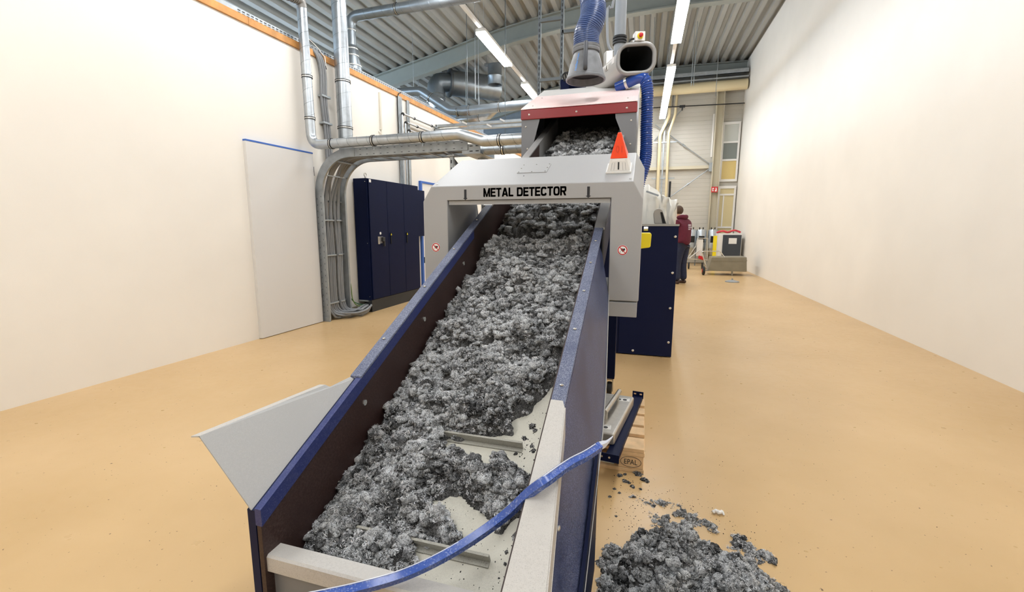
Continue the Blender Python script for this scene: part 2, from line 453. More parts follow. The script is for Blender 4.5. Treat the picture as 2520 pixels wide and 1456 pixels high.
# belt
MB().prism([(-.975, .93, BZ(.93)), (-.975, YE, BZ(YE)), (-.275, YE, BZ(YE)), (-.275, .93, BZ(.93))], (0, 0, -.012)).build('belt', m_belt, cv)
MB().cyl((-.98, .95, BZ(.95, -.085)), (-.27, .95, BZ(.95, -.085)), .07, 20).build('tail_drum', m_steel, cv, smooth=True)
# cleats (angle profiles across the belt)
nrm = Vector((0, -math.sin(math.radians(24)), math.cos(math.radians(24)))); tng = Vector((0, math.cos(math.radians(24)), math.sin(math.radians(24))))
for k in range(10):
    y = 1.12 + .377*k
    c = Vector((0, y, BZ(y)))
    mb = MB()
    for p, q in (((-.012, 0), (.012, .005)), ((.004, .005), (.012, .034))):
        a_, b_ = Vector((-.87, 0, 0)) + c, Vector((-.385, 0, 0)) + c
        poly = [a_ + tng*p[0] + nrm*p[1], a_ + tng*q[0] + nrm*p[1], a_ + tng*q[0] + nrm*q[1], a_ + tng*p[0] + nrm*q[1]]
        mb.prism(poly, b_ - a_)
    mb.build('cleat', m_cleat, cv)
# left side: lining, blue top band, flange
def strip(name, m_, x0, x1, ya, yb, za, zb, base=RZ, bevel=0.):
    mb = MB(); v = []
    for y in (ya, yb):
        for xx, zz in ((x0, za), (x1, za), (x1, zb), (x0, zb)): v.append((xx, y, base(y, zz)))
    mb.add(v, [(0, 1, 2, 3), (7, 6, 5, 4), (0, 4, 5, 1), (1, 5, 6, 2), (2, 6, 7, 3), (3, 7, 4, 0)])
    return mb.build(name, m_, cv, bevel=bevel)
strip('side_lining', m_lining, -1.0, -.985, .90, 4.4, -.31, -.045)
strip('edge_band', m_band, -1.004, -.982, .90, 2.6, -.045, .0)
strip('edge_band', m_lining, -1.004, -.984, 2.6, 4.4, -.045, .0)
strip('side_rail', m_rail, -1.03, -.982, 1.392, 2.95, 0, .012, bevel=.003)
strip('side_rail', m_band, -1.004, -.982, .90, 1.392, 0, .006)
strip('side_frame', m_navy2, -1.03, -1.004, .90, YE, -.42, 0)
strip('upper_side_wall', m_railgrey, -1.0, -.985, 4.4, YE, -.31, .0)
strip('upper_rail', m_railgrey, -1.045, -.982, 2.95, YE, 0, .012)
# right side
strip('side_lining', m_lining, -.268, -.256, .80, 4.4, -.31, 0)
strip('side_rail', m_rail, -.262, -.213, .80, 2.62, 0, .012, bevel=.003)
strip('side_frame', m_navy2, -.25, -.23, .80, YE, -.40, 0)
strip('upper_side_wall', m_railgrey, -.268, -.256, 4.4, YE, -.31, 0)
strip('upper_rail', m_railgrey, -.262, -.205, 2.62, YE, 0, .012)
strip('belt_bed', m_zincd, -.98, -.27, 1.0, YE, -.40, -.36)
# joint plates and screws on the flanges
for x_, ys in ((-1.008, (1.6, 1.98, 2.35, 2.72)), (-.238, (1.45, 1.74, 2.0, 2.24, 2.46))):
    for y in ys:
        c = Vector((x_, y, RZ(y, .012)))
        MB().lathe([(.007, 0), (.007, .003), (.004, .005), (0.0005, .005)], (0, 0, 0), 10).build('flange_screw', m_screw, cv).location = c
for y, dz in ((1.41, -.105), (1.92, -.11), (2.43, -.11)):
    MB().lathe([(.011, 0), (.011, .004), (.004, .004), (.004, .002), (.0005, .002)], (-.985, y, RZ(y, dz)), 14, 'x').build('lining_washer', m_screw, cv)
# flared hopper wing on the left
wing = [(-1.014, .90, RZ(.90)), (-1.014, 1.392, RZ(1.392)), (-1.026, 1.388, .818), (-1.052, 1.303, .806), (-1.064, 1.293, .816), (-1.111, 1.135, .805), (-1.180, .90, .788)]
o = MB().prism(wing, Vector((-.003, 0, -.002))).build('hopper_wing', m_wing, cv)
MB().prism([(-1.064, 1.293, .816), (-1.180, .90, .788), (-1.212, .90, .783), (-1.092, 1.298, .812)], (0, 0, -.004)).build('wing_lip', m_capwhite, cv)
# pale cap over the near end of the right rail
cap = [(-.262, .62, RZ(.62, .014)), (-.262, 1.385, RZ(1.385, .014)), (-.222, 1.385, RZ(1.385, .014)), (-.212, 1.36, RZ(1.36, .014)), (-.160, .80, RZ(.80, .014)), (-.145, .62, RZ(.62, .014))]
MB().prism(cap, (0, 0, -.004)).build('rail_cap', m_capwhite, cv, bevel=.002)
fl = [(-.212, 1.36, RZ(1.36, .012)), (-.160, .80, RZ(.80, .012)), (-.145, .62, RZ(.62, .012)), (-.140, .62, RZ(.62, -.035)), (-.154, .80, RZ(.80, -.035)), (-.202, 1.30, RZ(1.30, -.028))]
MB().prism(fl, (.003, 0, 0)).build('rail_cap_flange', m_capwhite, cv)
MB().lathe([(.007, 0), (.007, .004), (.0005, .006)], (-.169, 1.02, RZ(1.02, -.012)), 10, 'x').build('cap_screw', m_screw, cv)
# blue skirt panel outside the right rail
def SK(y, z_): return (-.213 + (RZ(y, -.005) - z_)/.505*.088, y, z_)
sk = [SK(.62, RZ(.62, -.005)), SK(2.43, RZ(2.43, -.005)), SK(2.475, 1.235), SK(2.489, 1.007), SK(2.414, .942), SK(2.057, .642), SK(1.847, .507), SK(.62, -.32 + SL*.62 + .0)]
MB().prism(sk, (-.004, 0, -.001)).build('skirt_panel', m_skirt, cv)
edge = [SK(.62, -.32 + SL*.62), SK(1.847, .507), SK(2.057, .642), SK(2.414, .942), SK(2.489, 1.007)]
MB().tube([Vector(e) + Vector((.001, 0, 0)) for e in edge], .0042, 6).build('skirt_edge', m_railgrey, cv)
# frame leg below the skirt, and castor legs further up
MB().prism([(-.135, 1.10, .03), (-.135, 1.64, .03), (-.135, 1.66, .53), (-.135, 1.10, .25)], (.012, 0, 0)).build('frame_plate', m_navy, cv)
MB().box(-1.05, -.12, 1.2, 1.26, .03, .09).build('cross_member', m_navy, cv)
MB().box(-1.12, -1.10, 1.10, 1.64, .03, .5).build('frame_plate', m_navy, cv)
for xx in (-.24, -1.09):
    MB().box(xx, xx + .075, 3.58, 3.66, .16, RZ(3.6, -.35)).build('leg', m_navy, cv, bevel=.004)
    cx_ = xx + .0375
    MB().box(cx_ - .03, cx_ + .03, 3.59, 3.65, .145, .16).box(cx_ - .028, cx_ - .022, 3.595, 3.645, .05, .15).box(cx_ + .022, cx_ + .028, 3.595, 3.645, .05, .15).build('castor_fork', m_steel, cv)
    MB().lathe([(.005, -.018), (.058, -.018), (.062, -.012), (.062, .012), (.058, .018), (.005, .018)], (cx_, 3.62, .062), 18, 'x').build('castor_wheel', m_rubber, cv, smooth=True)
# receiving lip at the low end
lip = [(-1.03, .908, .40), (-1.03, .908, .444), (-1.03, .914, .45), (-1.03, .962, .45), (-1.03, .967, .445), (-1.03, .967, .33), (-1.03, .958, .33), (-1.03, .958, .438), (-1.03, .918, .438), (-1.03, .918, .40)]
MB().prism(lip, (.88, 0, 0)).build('end_lip', m_capwhite, cv)
MB().box(-1.03, -.15, .93, .95, .05, .40).build('end_panel', m_hoodside, cv)

# ------------------------------------------------------------------ metal detector
YD = 2.5; DD = Vector((0, .483, .483*SL))
md = thing('metal_detector', 'grey arched metal detector spanning the conveyor', 'metal detector', (-.64, 2.7, .88))
arch = [(-1.269, .885), (-1.269, 1.518), (-1.214, 1.607), (-.058, 1.607), (-.006, 1.512), (-.006, .972), (-.168, .972), (-.168, 1.522), (-1.11, 1.522), (-1.11, .885)]
MB().prism([(x_, YD, z_) for x_, z_ in arch], DD).build('arch', m_det, md, bevel=.006)
lin_ = [(-1.106, 1.522), (-.172, 1.522), (-.172, 1.499), (-1.106, 1.499)]
MB().prism([(x_, YD + .012, z_) for x_, z_ in lin_], DD*.96).build('opening_liner', m_det, md)
MB().prism([(x_, YD + .004, z_) for x_, z_ in ((-.166, .965), (-.012, .965), (-.012, .885), (-.166, .885))], DD*.96).build('post_foot', m_det, md, bevel=.003)
MB().prism([(x_, YD + .03, z_) for x_, z_ in ((-.162, .975), (-.016, .975), (-.016, .960), (-.162, .960))], DD*.9).build('foot_gap', m_plinth, md)
MB().prism([(x_, YD + .05, z_) for x_, z_ in ((-1.11, .80), (-.17, .80), (-.17, .88), (-1.11, .88))], DD*.8).build('lower_coil_bar', m_det, md)
def TP(x_, y_, d=0.): return Vector((x_, y_, 1.607 + SL*(y_ - YD))) + nrm*d
plate = [TP(-.734, 2.676), TP(-.555, 2.676), TP(-.555, 2.82), TP(-.734, 2.82)]
ap = MB().prism(plate, nrm*.004).build('access_plate', m_det, md)
for x_, y_ in ((-.725, 2.685), (-.645, 2.685), (-.564, 2.685), (-.564, 2.748), (-.725, 2.748), (-.564, 2.811), (-.645, 2.811), (-.725, 2.811)):
    c = TP(x_, y_, .004); MB().cyl(c, c + nrm*.003, .004, 8).build('plate_screw', m_screw, ap)
c = TP(-.68, 2.63); MB().cyl(c, c + nrm*.002, .003, 8).build('cover_screw', m_print, md)
for x_ in (-1.19, -.075):
    c = TP(x_, 2.53); MB().cyl(c, c + nrm*.004, .006, 8).build('cover_screw', m_screw, md)
fy = YD - .0012
def rect(x0, x1, y0, y1): return [(x0, y0), (x1, y0), (x1, y1), (x0, y1)]
def ringpoly(w_, cut=None):
    """squarish round letter as quads: outer and inner superellipse"""
    def se(a_, b_, t_, n_=3.2):
        c, s_ = math.cos(t_), math.sin(t_); return (w_/2 + a_*math.copysign(abs(c)**(2/n_), c), .5 + b_*math.copysign(abs(s_)**(2/n_), s_))
    out = []; N = 40
    for k in range(N):
        t0, t1 = 2*PI*k/N, 2*PI*(k+1)/N
        if cut and cut(t0): continue
        out.append([se(w_/2, .5, t0), se(w_/2, .5, t1), se(w_/2 - .25, .5 - .2, t1), se(w_/2 - .25, .5 - .2, t0)])
    return out
GL = {'M': (1.12, [rect(0, .25, 0, 1), rect(.87, 1.12, 0, 1), [(.25, 1), (.05, 1), (.46, 0), (.66, 0)], [(.87, 1), (1.07, 1), (.66, 0), (.46, 0)]]),
      'E': (.82, [rect(0, .25, 0, 1), rect(.25, .82, .8, 1), rect(.25, .82, 0, .2), rect(.25, .76, .41, .6)]),
      'T': (.86, [rect(0, .86, .8, 1), rect(.305, .555, 0, .8)]),
      'A': (1.02, [[(0, 0), (.27, 0), (.62, 1), (.36, 1)], [(1.02, 0), (.75, 0), (.40, 1), (.66, 1)], rect(.2, .82, .18, .36)]),
      'L': (.76, [rect(0, .25, 0, 1), rect(.25, .76, 0, .2)]),
      'D': (.95, [rect(0, .25, 0, 1)] + [[(max(x, .2), y) for x, y in q] for q in ringpoly(.95, lambda t: 2.0 < t < 4.2)] + [rect(.2, .5, .8, 1), rect(.2, .5, 0, .2)]),
      'C': (.92, ringpoly(.92, lambda t: t < .35 or t > 2*PI - .45)),
      'O': (.95, ringpoly(.95)),
      'R': (.92, [rect(0, .25, 0, 1), rect(.25, .70, .8, 1), rect(.25, .70, .38, .56), [(.62, .38), (.88, .45), (.92, .60), (.66, .58)], [(.66, .55), (.92, .55), (.92, .85), (.66, .82)], [(.66, .82), (.92, .85), (.85, .97), (.66, 1)], [(.40, .38), (.70, .38), (.93, 0), (.64, 0)]])}
mb = MB(); cur = 0.; lw = sum(.5 if c == ' ' else GL[c][0] + .09 for c in 'METAL DETECTOR')
for c in 'METAL DETECTOR':
    if c == ' ': cur += .5; continue
    w_, polys = GL[c]
    for q in polys:
        for ox in (-.012, .012): mb.add([(-.884 + (cur + p[0] + ox)/lw*.48, fy, 1.541 + p[1]*.049) for p in q], [tuple(range(len(q)))])
    cur += w_ + .09
mb.build('lettering', m_print, md)['label'] = 'black METAL DETECTOR lettering'
for x_ in (-.996, -.288):
    MB().prism([(x_ - .007, fy, 1.585), (x_ + .007, fy, 1.585), (x_ + .007, fy, 1.537), (x_ + .014, fy, 1.537), (x_, fy, 1.525), (x_ - .014, fy, 1.537), (x_ - .007, fy, 1.537)], (0, .001, 0)).build('arrow', m_print, md)['label'] = 'black arrow pointing down'
m_sticker = mat('white_sticker', '#f4f2ee', .4)
for x_ in (-1.191, -.099):
    z_ = 1.249
    st = MB().lathe([(.0005, 0), (.027, 0), (.027, .001), (.0005, .001)], (x_, fy - .0002, z_), 32, 'y').build('warning_sticker', m_sticker, md)
    st['label'] = 'round red and white no-pacemaker sticker'
    MB().lathe([(.0205, -.0006), (.0255, -.0006), (.0255, .0002), (.0205, .0002), (.0205, -.0006)], (x_, fy - .0002, z_), 32, 'y').build('ring', m_red, st)
    hp = []
    for k in range(28):
        t_ = 2*PI*k/28
        hp.append((x_ + .0022 + .00072*16*math.sin(t_)**3, fy - .0006, z_ + .0012 + .00072*(13*math.cos(t_) - 5*math.cos(2*t_) - 2*math.cos(3*t_) - math.cos(4*t_))))
    MB().prism(hp, (0, .0005, 0)).build('heart', m_print, st)
    MB().box(x_ - .013, x_ - .0105, fy - .0006, fy - .0001, z_ - .013, z_ - .006).build('lead', m_print, st)
    d = Vector((.7071, 0, -.7071)); e = Vector((.7071, 0, .7071)); c = Vector((x_, fy - .001, z_))
    MB().prism([c - d*.021 - e*.002, c + d*.021 - e*.002, c + d*.021 + e*.002, c - d*.021 + e*.002], (0, .0004, 0)).build('slash', m_red, st)
# pyramid beacon on the detector
bt = thing('warning_beacon', 'pyramid shaped beacon with orange lens on top of the metal detector', 'beacon', TP(-.143, 2.70))
def pyr(c, u, v_, n_, w0, d0, w1, d1, h):
    c = Vector(c); vv = [c + u*sx*w0/2 + v_*sy*d0/2 for sx, sy in ((-1,-1),(1,-1),(1,1),(-1,1))] + [c + n_*h + u*sx*w1/2 + v_*sy*d1/2 for sx, sy in ((-1,-1),(1,-1),(1,1),(-1,1))]
    return MB().add(vv, [(0,3,2,1),(4,5,6,7),(0,1,5,4),(1,2,6,5),(2,3,7,6),(3,0,4,7)])
ux = Vector((1, 0, 0)); m_beac = mat('white_beacon_plastic', '#e2e0dc', .35)
c0 = TP(-.143, 2.69)
pyr(c0, ux, tng, nrm, .138, .16, .134, .156, .012).build('base', m_beac, bt, bevel=.003)
pyr(c0 + nrm*.012, ux, tng, nrm, .122, .145, .088, .10, .062).build('lower_body', m_beac, bt, bevel=.002)
pyr(c0 + nrm*.074, ux, tng, nrm, .092, .10, .018, .02, .125).build('lens', m_orange, bt, bevel=.003)
fwd = -tng
fn_ = (Vector((0, 0, 0)) + nrm*.062 - fwd*.0)
def BF(u, v_): # front face of the lower body
    t_ = v_/.062; return c0 + nrm*(.012 + v_) + fwd*(.0726 - t_*.0226) + fwd*.0006 + ux*u
MB().prism([BF(-.004, .008), BF(.004, .008), BF(.004, .045), BF(-.004, .045)], fwd*.0006).build('slot', m_plinth, bt)
MB().prism([BF(-.034, .048), BF(.034, .048), BF(.034, .06), BF(-.034, .06)], fwd*.0006).build('label_strip', m_white, bt)
for u in (-.04, -.024, .024, .04): MB().prism([BF(u - .0006, .004), BF(u + .0006, .004), BF(u*.85 + .0006, .042), BF(u*.85 - .0006, .042)], fwd*.0004).build('groove', m_hoodside, bt)
m_or2 = mat('orange_embossing', '#e23c12', .3)
def LF(u, v_):
    t_ = v_/.125; return c0 + nrm*(.074 + v_) + fwd*(.05 - t_*.04) + fwd*.0012 + ux*u
text_obj('number', '01', m_or2, bt, lambda u, v: LF(-.017 + u, .03 + v), .034, .034)
yc = thing('yellow_guard', 'yellow plastic cap beside the right post of the metal detector', 'cap', (.02, 2.95, 1.24))
MB().prism([(-.012, 2.90, 1.335), (.045, 2.90, 1.335), (.052, 2.90, 1.325), (.049, 2.90, 1.252), (.043, 2.90, 1.246), (-.012, 2.90, 1.238)], (0, .10, 0)).build('cap', m_yellow, yc, bevel=.006)
MB().cyl((.005, 2.93, 1.36), (.03, 2.93, 1.36), .012, 12).build('bolt', m_screw, yc)

# ------------------------------------------------------------------ hood at the top of the conveyor
YH = 4.5
hd = thing('feed_hood', 'red topped grey feed hood at the upper end of the conveyor', 'hood', (-.65, 5.0, 1.9))
dv = Vector((0, 1.05, 1.05*.43))
MB().prism([(-1.195, YH - .012, 2.400), (-1.195, YH - .012, 2.492), (-.098, YH - .012, 2.492), (-.098, YH - .012, 2.400)], (0, .012, 0)).build('front_band', m_hoodred, hd, bevel=.006)
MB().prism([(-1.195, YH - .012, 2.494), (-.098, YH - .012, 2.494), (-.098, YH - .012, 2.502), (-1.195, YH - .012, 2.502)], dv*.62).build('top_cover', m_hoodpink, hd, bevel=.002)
MB().prism([Vector((-1.195, YH - .012, 2.49)) + dv*.62, Vector((-.098, YH - .012, 2.49)) + dv*.62, Vector((-.098, YH - .012, 2.498)) + dv*.62, Vector((-1.195, YH - .012, 2.498)) + dv*.62], dv*.40).build('rear_cover', m_hoodgrey, hd)
MB().prism([(-1.19, YH, 2.02), (-1.19, YH, 2.40), (-1.008, YH, 2.40), (-1.018, YH, 2.362), (-1.092, YH, 2.085), (-1.092, YH, 2.02)], (0, .012, 0)).build('side_panel', m_hoodside, hd)
MB().prism([(-.103, YH, 2.02), (-.103, YH, 2.40), (-.292, YH, 2.40), (-.289, YH, 2.363), (-.184, YH, 2.112), (-.184, YH, 2.02)], (0, .012, 0)).build('side_panel', m_hoodside, hd)
for xx in (-1.19, -.113):
    MB().prism([(xx, YH + .012, 2.02), (xx, YH + .012, 2.49), (xx, YH + 1.05, 2.93), (xx, YH + 1.05, 2.02)], (.01, 0, 0)).build('side_wall', m_hoodside, hd)
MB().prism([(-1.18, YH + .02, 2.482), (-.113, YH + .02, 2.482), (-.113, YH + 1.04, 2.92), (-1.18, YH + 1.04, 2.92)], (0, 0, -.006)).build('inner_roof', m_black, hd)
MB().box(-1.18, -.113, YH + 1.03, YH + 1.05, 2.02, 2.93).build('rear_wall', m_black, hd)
MB().box(-1.05, -.24, 4.62, 5.5, 1.39, 1.88).build('chute_body', m_hoodside, hd)
for x_, z_ in ((-1.110, 2.444), (-.651, 2.442), (-.190, 2.442)):
    MB().lathe([(.009, 0), (.009, -.004), (.0005, -.007)], (x_, YH - .012, z_), 10, 'y').build('band_screw', m_screw, hd)
for x_, z_ in ((-1.146, 2.336), (-1.128, 2.127), (-.149, 2.333), (-.148, 2.124)):
    MB().lathe([(.008, 0), (.008, -.004), (.0005, -.006)], (x_, YH, z_), 10, 'y').build('panel_screw', m_steel, hd)
for x_, t_ in ((-1.10, .1), (-1.10, .5), (-.19, .12), (-.19, .62)):
    c = Vector((x_, YH - .012, 2.502)) + dv*t_; MB().cyl(c, c + Vector((0, 0, .005)), .007, 8).build('cover_screw', m_screw, hd)

# extraction bell on its ribbed hose
be = thing('extraction_bell', 'dusty grey extraction bell hanging from a blue ribbed hose over the hood', 'extraction hood', (-.59, 4.6, 2.73))
bc = Vector((-.588, 4.6, 0))
m_bell = mat('dusted_grey_plastic', '#74767a', .5, var=.18, vscale=14)
m_hose = mat('blue_hose_film', '#18305f', .3); m_rib = mat('dusted_hose_rib', '#6d81b0', .5)
MB().lathe([(.178, 2.745), (.18, 2.765), (.176, 2.78), (.168, 2.80), (.15, 2.88), (.122, 2.965), (.112, 2.99), (.108, 2.99), (.118, 2.96), (.146, 2.88), (.164, 2.80), (.17, 2.745), (.178, 2.745)], bc, 36).build('bell', m_bell, be, smooth=True)
MB().lathe([(.0005, 2.80), (.155, 2.80)], bc, 24).build('shade_disc', m_black, be)  # added black disc standing for the shade inside the bell
MB().lathe([(.172, 2.74), (.186, 2.742), (.188, 2.757), (.181, 2.768)], bc, 36).build('rim', m_bell, be, smooth=True)
MB().lathe([(.118, 2.985), (.126, 2.99), (.128, 3.01), (.122, 3.018), (.126, 3.027), (.124, 3.045), (.112, 3.05)], bc, 36).build('collar', m_bell, be, smooth=True)
dc = Vector((.10, -.99, 0))
hpts = [bc + dc*.155 + Vector((0, 0, 2.80)), bc + dc*.195 + Vector((0, 0, 2.81)), bc + dc*.198 + Vector((0, 0, 2.90)), bc + dc*.180 + Vector((0, 0, 2.98)), bc + dc*.165 + Vector((0, 0, 3.03))]
MB().tube(catmull(hpts, 5), .018, 10, flat=(1, 1.1)).build('handle', mat('dark_grey_plastic', '#4b4e55', .5), be, smooth=True)
rr = lambda z_: .18 - (z_ - 2.78)*.33
def BL(u, v_):
    z_ = 2.79 + u; r_ = rr(z_) + .009; an = math.radians(-110) + (v_)/.17
    return bc + Vector((math.cos(an)*r_, math.sin(an)*r_, z_))
m_blueprint = mat('bright_blue_print', '#2a84d8', .45)
text_obj('lettering', 'nederman', m_blueprint, be, lambda u, v: BL(u, -v), .165, .026, .012)['label'] = 'bright blue lettering'
hosep = catmull([bc + Vector((0, 0, 3.04)), bc + Vector((.0, 0, 3.16)), bc + Vector((.045, .02, 3.28)), bc + Vector((.045, .06, 3.42)), bc + Vector((.02, .10, 3.62)), bc + Vector((.02, .12, 4.3)), bc + Vector((.02, .12, 4.9))], 10)
MB().tube(hosep, [.116 if i < 30 else .112 for i in range(len(hosep))], 28, caps=False).build('hose', m_hose, be, smooth=True)
def helix(path, r, turns, rt, n=20, nt_=5):
    P = [Vector(p) for p in path]; L = [0]
    for i in range(1, len(P)): L.append(L[-1] + (P[i]-P[i-1]).length)
    N = int(turns*n); out = []
    u = None
    fr = []; t0 = None
    for i in range(len(P)):
        t_ = (P[min(i+1, len(P)-1)] - P[max(i-1, 0)]).normalized()
        if u is None: u = t_.orthogonal().normalized()
        else: u = t0.rotation_difference(t_) @ u
        u = (u - t_*u.dot(t_)).normalized(); fr.append((u.copy(), t_.cross(u))); t0 = t_
    j = 0
    for k in range(N+1):
        s_ = L[-1]*k/N
        while j < len(L)-2 and L[j+1] < s_: j += 1
        q = (s_ - L[j])/max(L[j+1]-L[j], 1e-9)
        c = P[j].lerp(P[j+1], q); u_ = fr[j][0].lerp(fr[j+1][0], q).normalized(); b_ = fr[j][1].lerp(fr[j+1][1], q).normalized()
        an = 2*PI*k/n; out.append(c + u_*math.cos(an)*r + b_*math.sin(an)*r)
    return MB().tube(out, rt, nt_)
helix(hosep[:31], .117, 26, .0028, 24).build('helix_rib', m_rib, be, smooth=True)
helix(hosep[30:], .113, 55, .003, 24).build('helix_rib', m_rib, be, smooth=True)

# square suction nozzle with rounded mouth
sn = thing('suction_nozzle', 'pale steel suction nozzle with a wide rounded dark mouth above the hood', 'nozzle', (-.3, 5.3, 2.95))
mc = Vector((-.143, 5.0, 3.025)); ax = Vector((-.50, .86, -.08)).normalized()      # axis pointing back
su = Vector((1, .12, 0)); su = (su - ax*0).normalized(); sv = Vector((0, 0, 1))
def rrect(w_, h_, r_, n=8):
    o_ = []
    for (cx_, cy_, a0_) in ((w_/2 - r_, h_/2 - r_, 0), (-w_/2 + r_, h_/2 - r_, 90), (-w_/2 + r_, -h_/2 + r_, 180), (w_/2 - r_, -h_/2 + r_, 270)):
        for k in range(n+1):
            a_ = math.radians(a0_ + 90*k/n); o_.append((cx_ + r_*math.cos(a_), cy_ + r_*math.sin(a_)))
    return o_
def loft(secs, m_, name, parent, cap0=False, cap1=False, flip=False):
    v = []; n = len(secs[0][1])
    for c, poly in secs: v += [c + su*p[0] + sv*p[1] for p in poly]
    f = [(i*n+k, i*n+(k+1) % n, (i+1)*n+(k+1) % n, (i+1)*n+k) for i in range(len(secs)-1) for k in range(n)]
    if cap1: f.append(tuple((len(secs)-1)*n + k for k in range(n)))
    if cap0: f.append(tuple(range(n))[::-1])
    if flip: f = [q[::-1] for q in f]
    return MB().add(v, f).build(name, m_, parent, smooth=True)
loft([(mc, rrect(.335, .255, .095)), (mc + ax*.16, rrect(.33, .25, .08)), (mc + ax*.75, rrect(.30, .22, .04))], mat('pale_grey_sheet', '#b9b6b0', .4, .25), 'body', sn, cap1=True, flip=True)
loft([(mc, rrect(.325, .245, .092)), (mc + ax*.70, rrect(.29, .21, .04))], m_black, 'bore', sn, cap1=True)
rimp = [mc + su*p[0] + sv*p[1] for p in rrect(.35, .27, .10)]
MB().tube(rimp, .021, 12, closed=True).build('rim', mat('grey_rim', '#918f8c', .4, .2), sn, smooth=True)
lp = mc + ax*.28 - su*.166 + sv*.03
MB().obox(lp + sv*.0, ax*.06, su*.012, sv*.05).build('latch', m_steel, sn, bevel=.004)
MB().cyl(lp - su*.006, lp - su*.014, .018, 14).build('knob', m_white, sn)
MB().obox(mc + ax*.13 - su*.167 + sv*.045, ax*.05, su*.004, sv*.06).build('label_plate', m_white, sn)
MB().obox(mc + ax*.45 + sv*.18 - su*.08, ax*.07, su*.07, sv*.16).build('bracket', m_steel, sn, bevel=.004)
MB().obox(mc + ax*.62 - sv*.16, ax*.3, su*.26, sv*.22).build('transition', m_black, sn)
MB().obox(mc + ax*.88 - sv*.06, ax*.3, su*.28, sv*.34).build('rear_casing', mat('pale_grey_sheet', '#b9b6b0', .4, .25), sn)
# emergency stop on the nozzle
es = thing('emergency_stop', 'small white box with red mushroom button on top of the suction nozzle', 'emergency stop', (-.13, 5.02, 3.18))
eu = Vector((.95, .30, 0)).normalized(); ev = Vector((-.30, .95, 0)).normalized(); ec = Vector((-.125, 5.04, 3.232))
MB().obox(ec, eu*.10, ev*.09, sv*.088).build('box', m_white, es, bevel=.004)
MB().obox(ec - sv*.052, eu*.09, ev*.06, sv*.02).build('bracket', m_steel, es)
fc = ec - ev*.045
def disc(c, r_, d0, d1, n=18): return MB().cyl(c - ev*d0, c - ev*d1, r_, n)
disc(fc, .029, 0, .006).build('collar', m_yellow, es); disc(fc, .012, .006, .02).build('stem', m_red, es)
MB().tube([fc - ev*.018, fc - ev*.024, fc - ev*.036, fc - ev*.042], [.014, .021, .019, .010], 18).build('button', m_red, es, smooth=True)
MB().tube(catmull([ec - eu*.05 - sv*.01, ec - eu*.085 - sv*.02, ec - eu*.10 - sv*.06, ec - eu*.09 + ev*.05 - sv*.11], 6), .010, 8).build('cable', m_rubber, es, smooth=True)

# ribbed blue hose right of the hood
bh = thing('blue_hose', 'glossy blue ribbed hose bending down the right side of the hood', 'hose', (0, 5.1, 2))
m_bhose = mat('glossy_blue_hose', '#20489c', .22, spec=.6)
hp_ = catmull([(-.33, 5.12, 2.80), (-.22, 5.08, 2.825), (-.115, 5.04, 2.85), (-.05, 5.02, 2.83), (-.022, 5.02, 2.74), (-.015, 5.02, 2.55), (-.012, 5.02, 2.35), (-.005, 5.0, 2.15), (-.015, 4.95, 1.98), (-.06, 4.93, 1.80), (-.08, 4.93, 1.6)], 14)
rad = []
for i in range(len(hp_)): rad.append(.052)
MB().tube(hp_, rad, 22).build('hose_wall', m_bhose, bh, smooth=True)
helix(hp_[40:], .0535, 56, .0075, 22, 6).build('helix_rib', m_bhose, bh, smooth=True)
MB().tube(hp_[12:16], .062, 20).build('clamp', m_screw, bh, smooth=True)
# grey vertical pipe behind the bell
gp = thing('riser_pipe', 'grey vertical pipe rising to the roof behind the suction nozzle', 'pipe', (-.34, 5.6, 3.3))
m_grey = mat('grey_pipe_paint', '#878b8f', .5, var=.05)
MB().cyl((-.345, 5.6, 3.22), (-.345, 5.6, 6.8), .062, 20).build('pipe', m_grey, gp, smooth=True)
for zz in (3.40, 3.43, 3.46): MB().lathe([(.062, -.012), (.078, -.01), (.078, .01), (.062, .012)], (-.345, 5.6, zz), 20).build('clamp', m_rubber, gp, smooth=True)
kp = thing('conduit', 'thin grey conduit running up beside the blue ribbed hose', 'conduit', (-.42, 5.4, 3.2))
MB().tube(catmull([(-.40, 5.4, 3.25), (-.45, 5.4, 3.32), (-.47, 5.4, 3.5), (-.47, 5.4, 3.7), (-.40, 5.4, 4.0), (-.40, 5.4, 6.8)], 5), .014, 8).build('tube', m_grey, kp, smooth=True)
# drive unit seen over the left of the hood
dr = thing('drive_motor', 'dark blue drive motor with cables on top of the red hood', 'motor', (-.95, 5.5, 2.93))
MB().cyl((-1.00, 5.62, 3.01), (-.72, 5.62, 3.03), .07, 18).build('motor_body', m_navy, dr, smooth=True)
MB().box(-.99, -.90, 5.55, 5.65, 2.94, 3.06).build('terminal_box', m_navy, dr, bevel=.006)
MB().box(-1.0, -.7, 5.53, 5.75, 2.90, 2.95).build('base_plate', m_navy, dr)
for k in range(3):
    MB().tube(catmull([(-.95 + .03*k, 5.55, 3.04), (-.97 + .03*k, 5.53, 3.10 + .01*k), (-.92 + .03*k, 5.53, 3.12), (-.87 + .02*k, 5.55, 3.0)], 6), .009, 7).build('cable', m_rubber, dr, smooth=True)
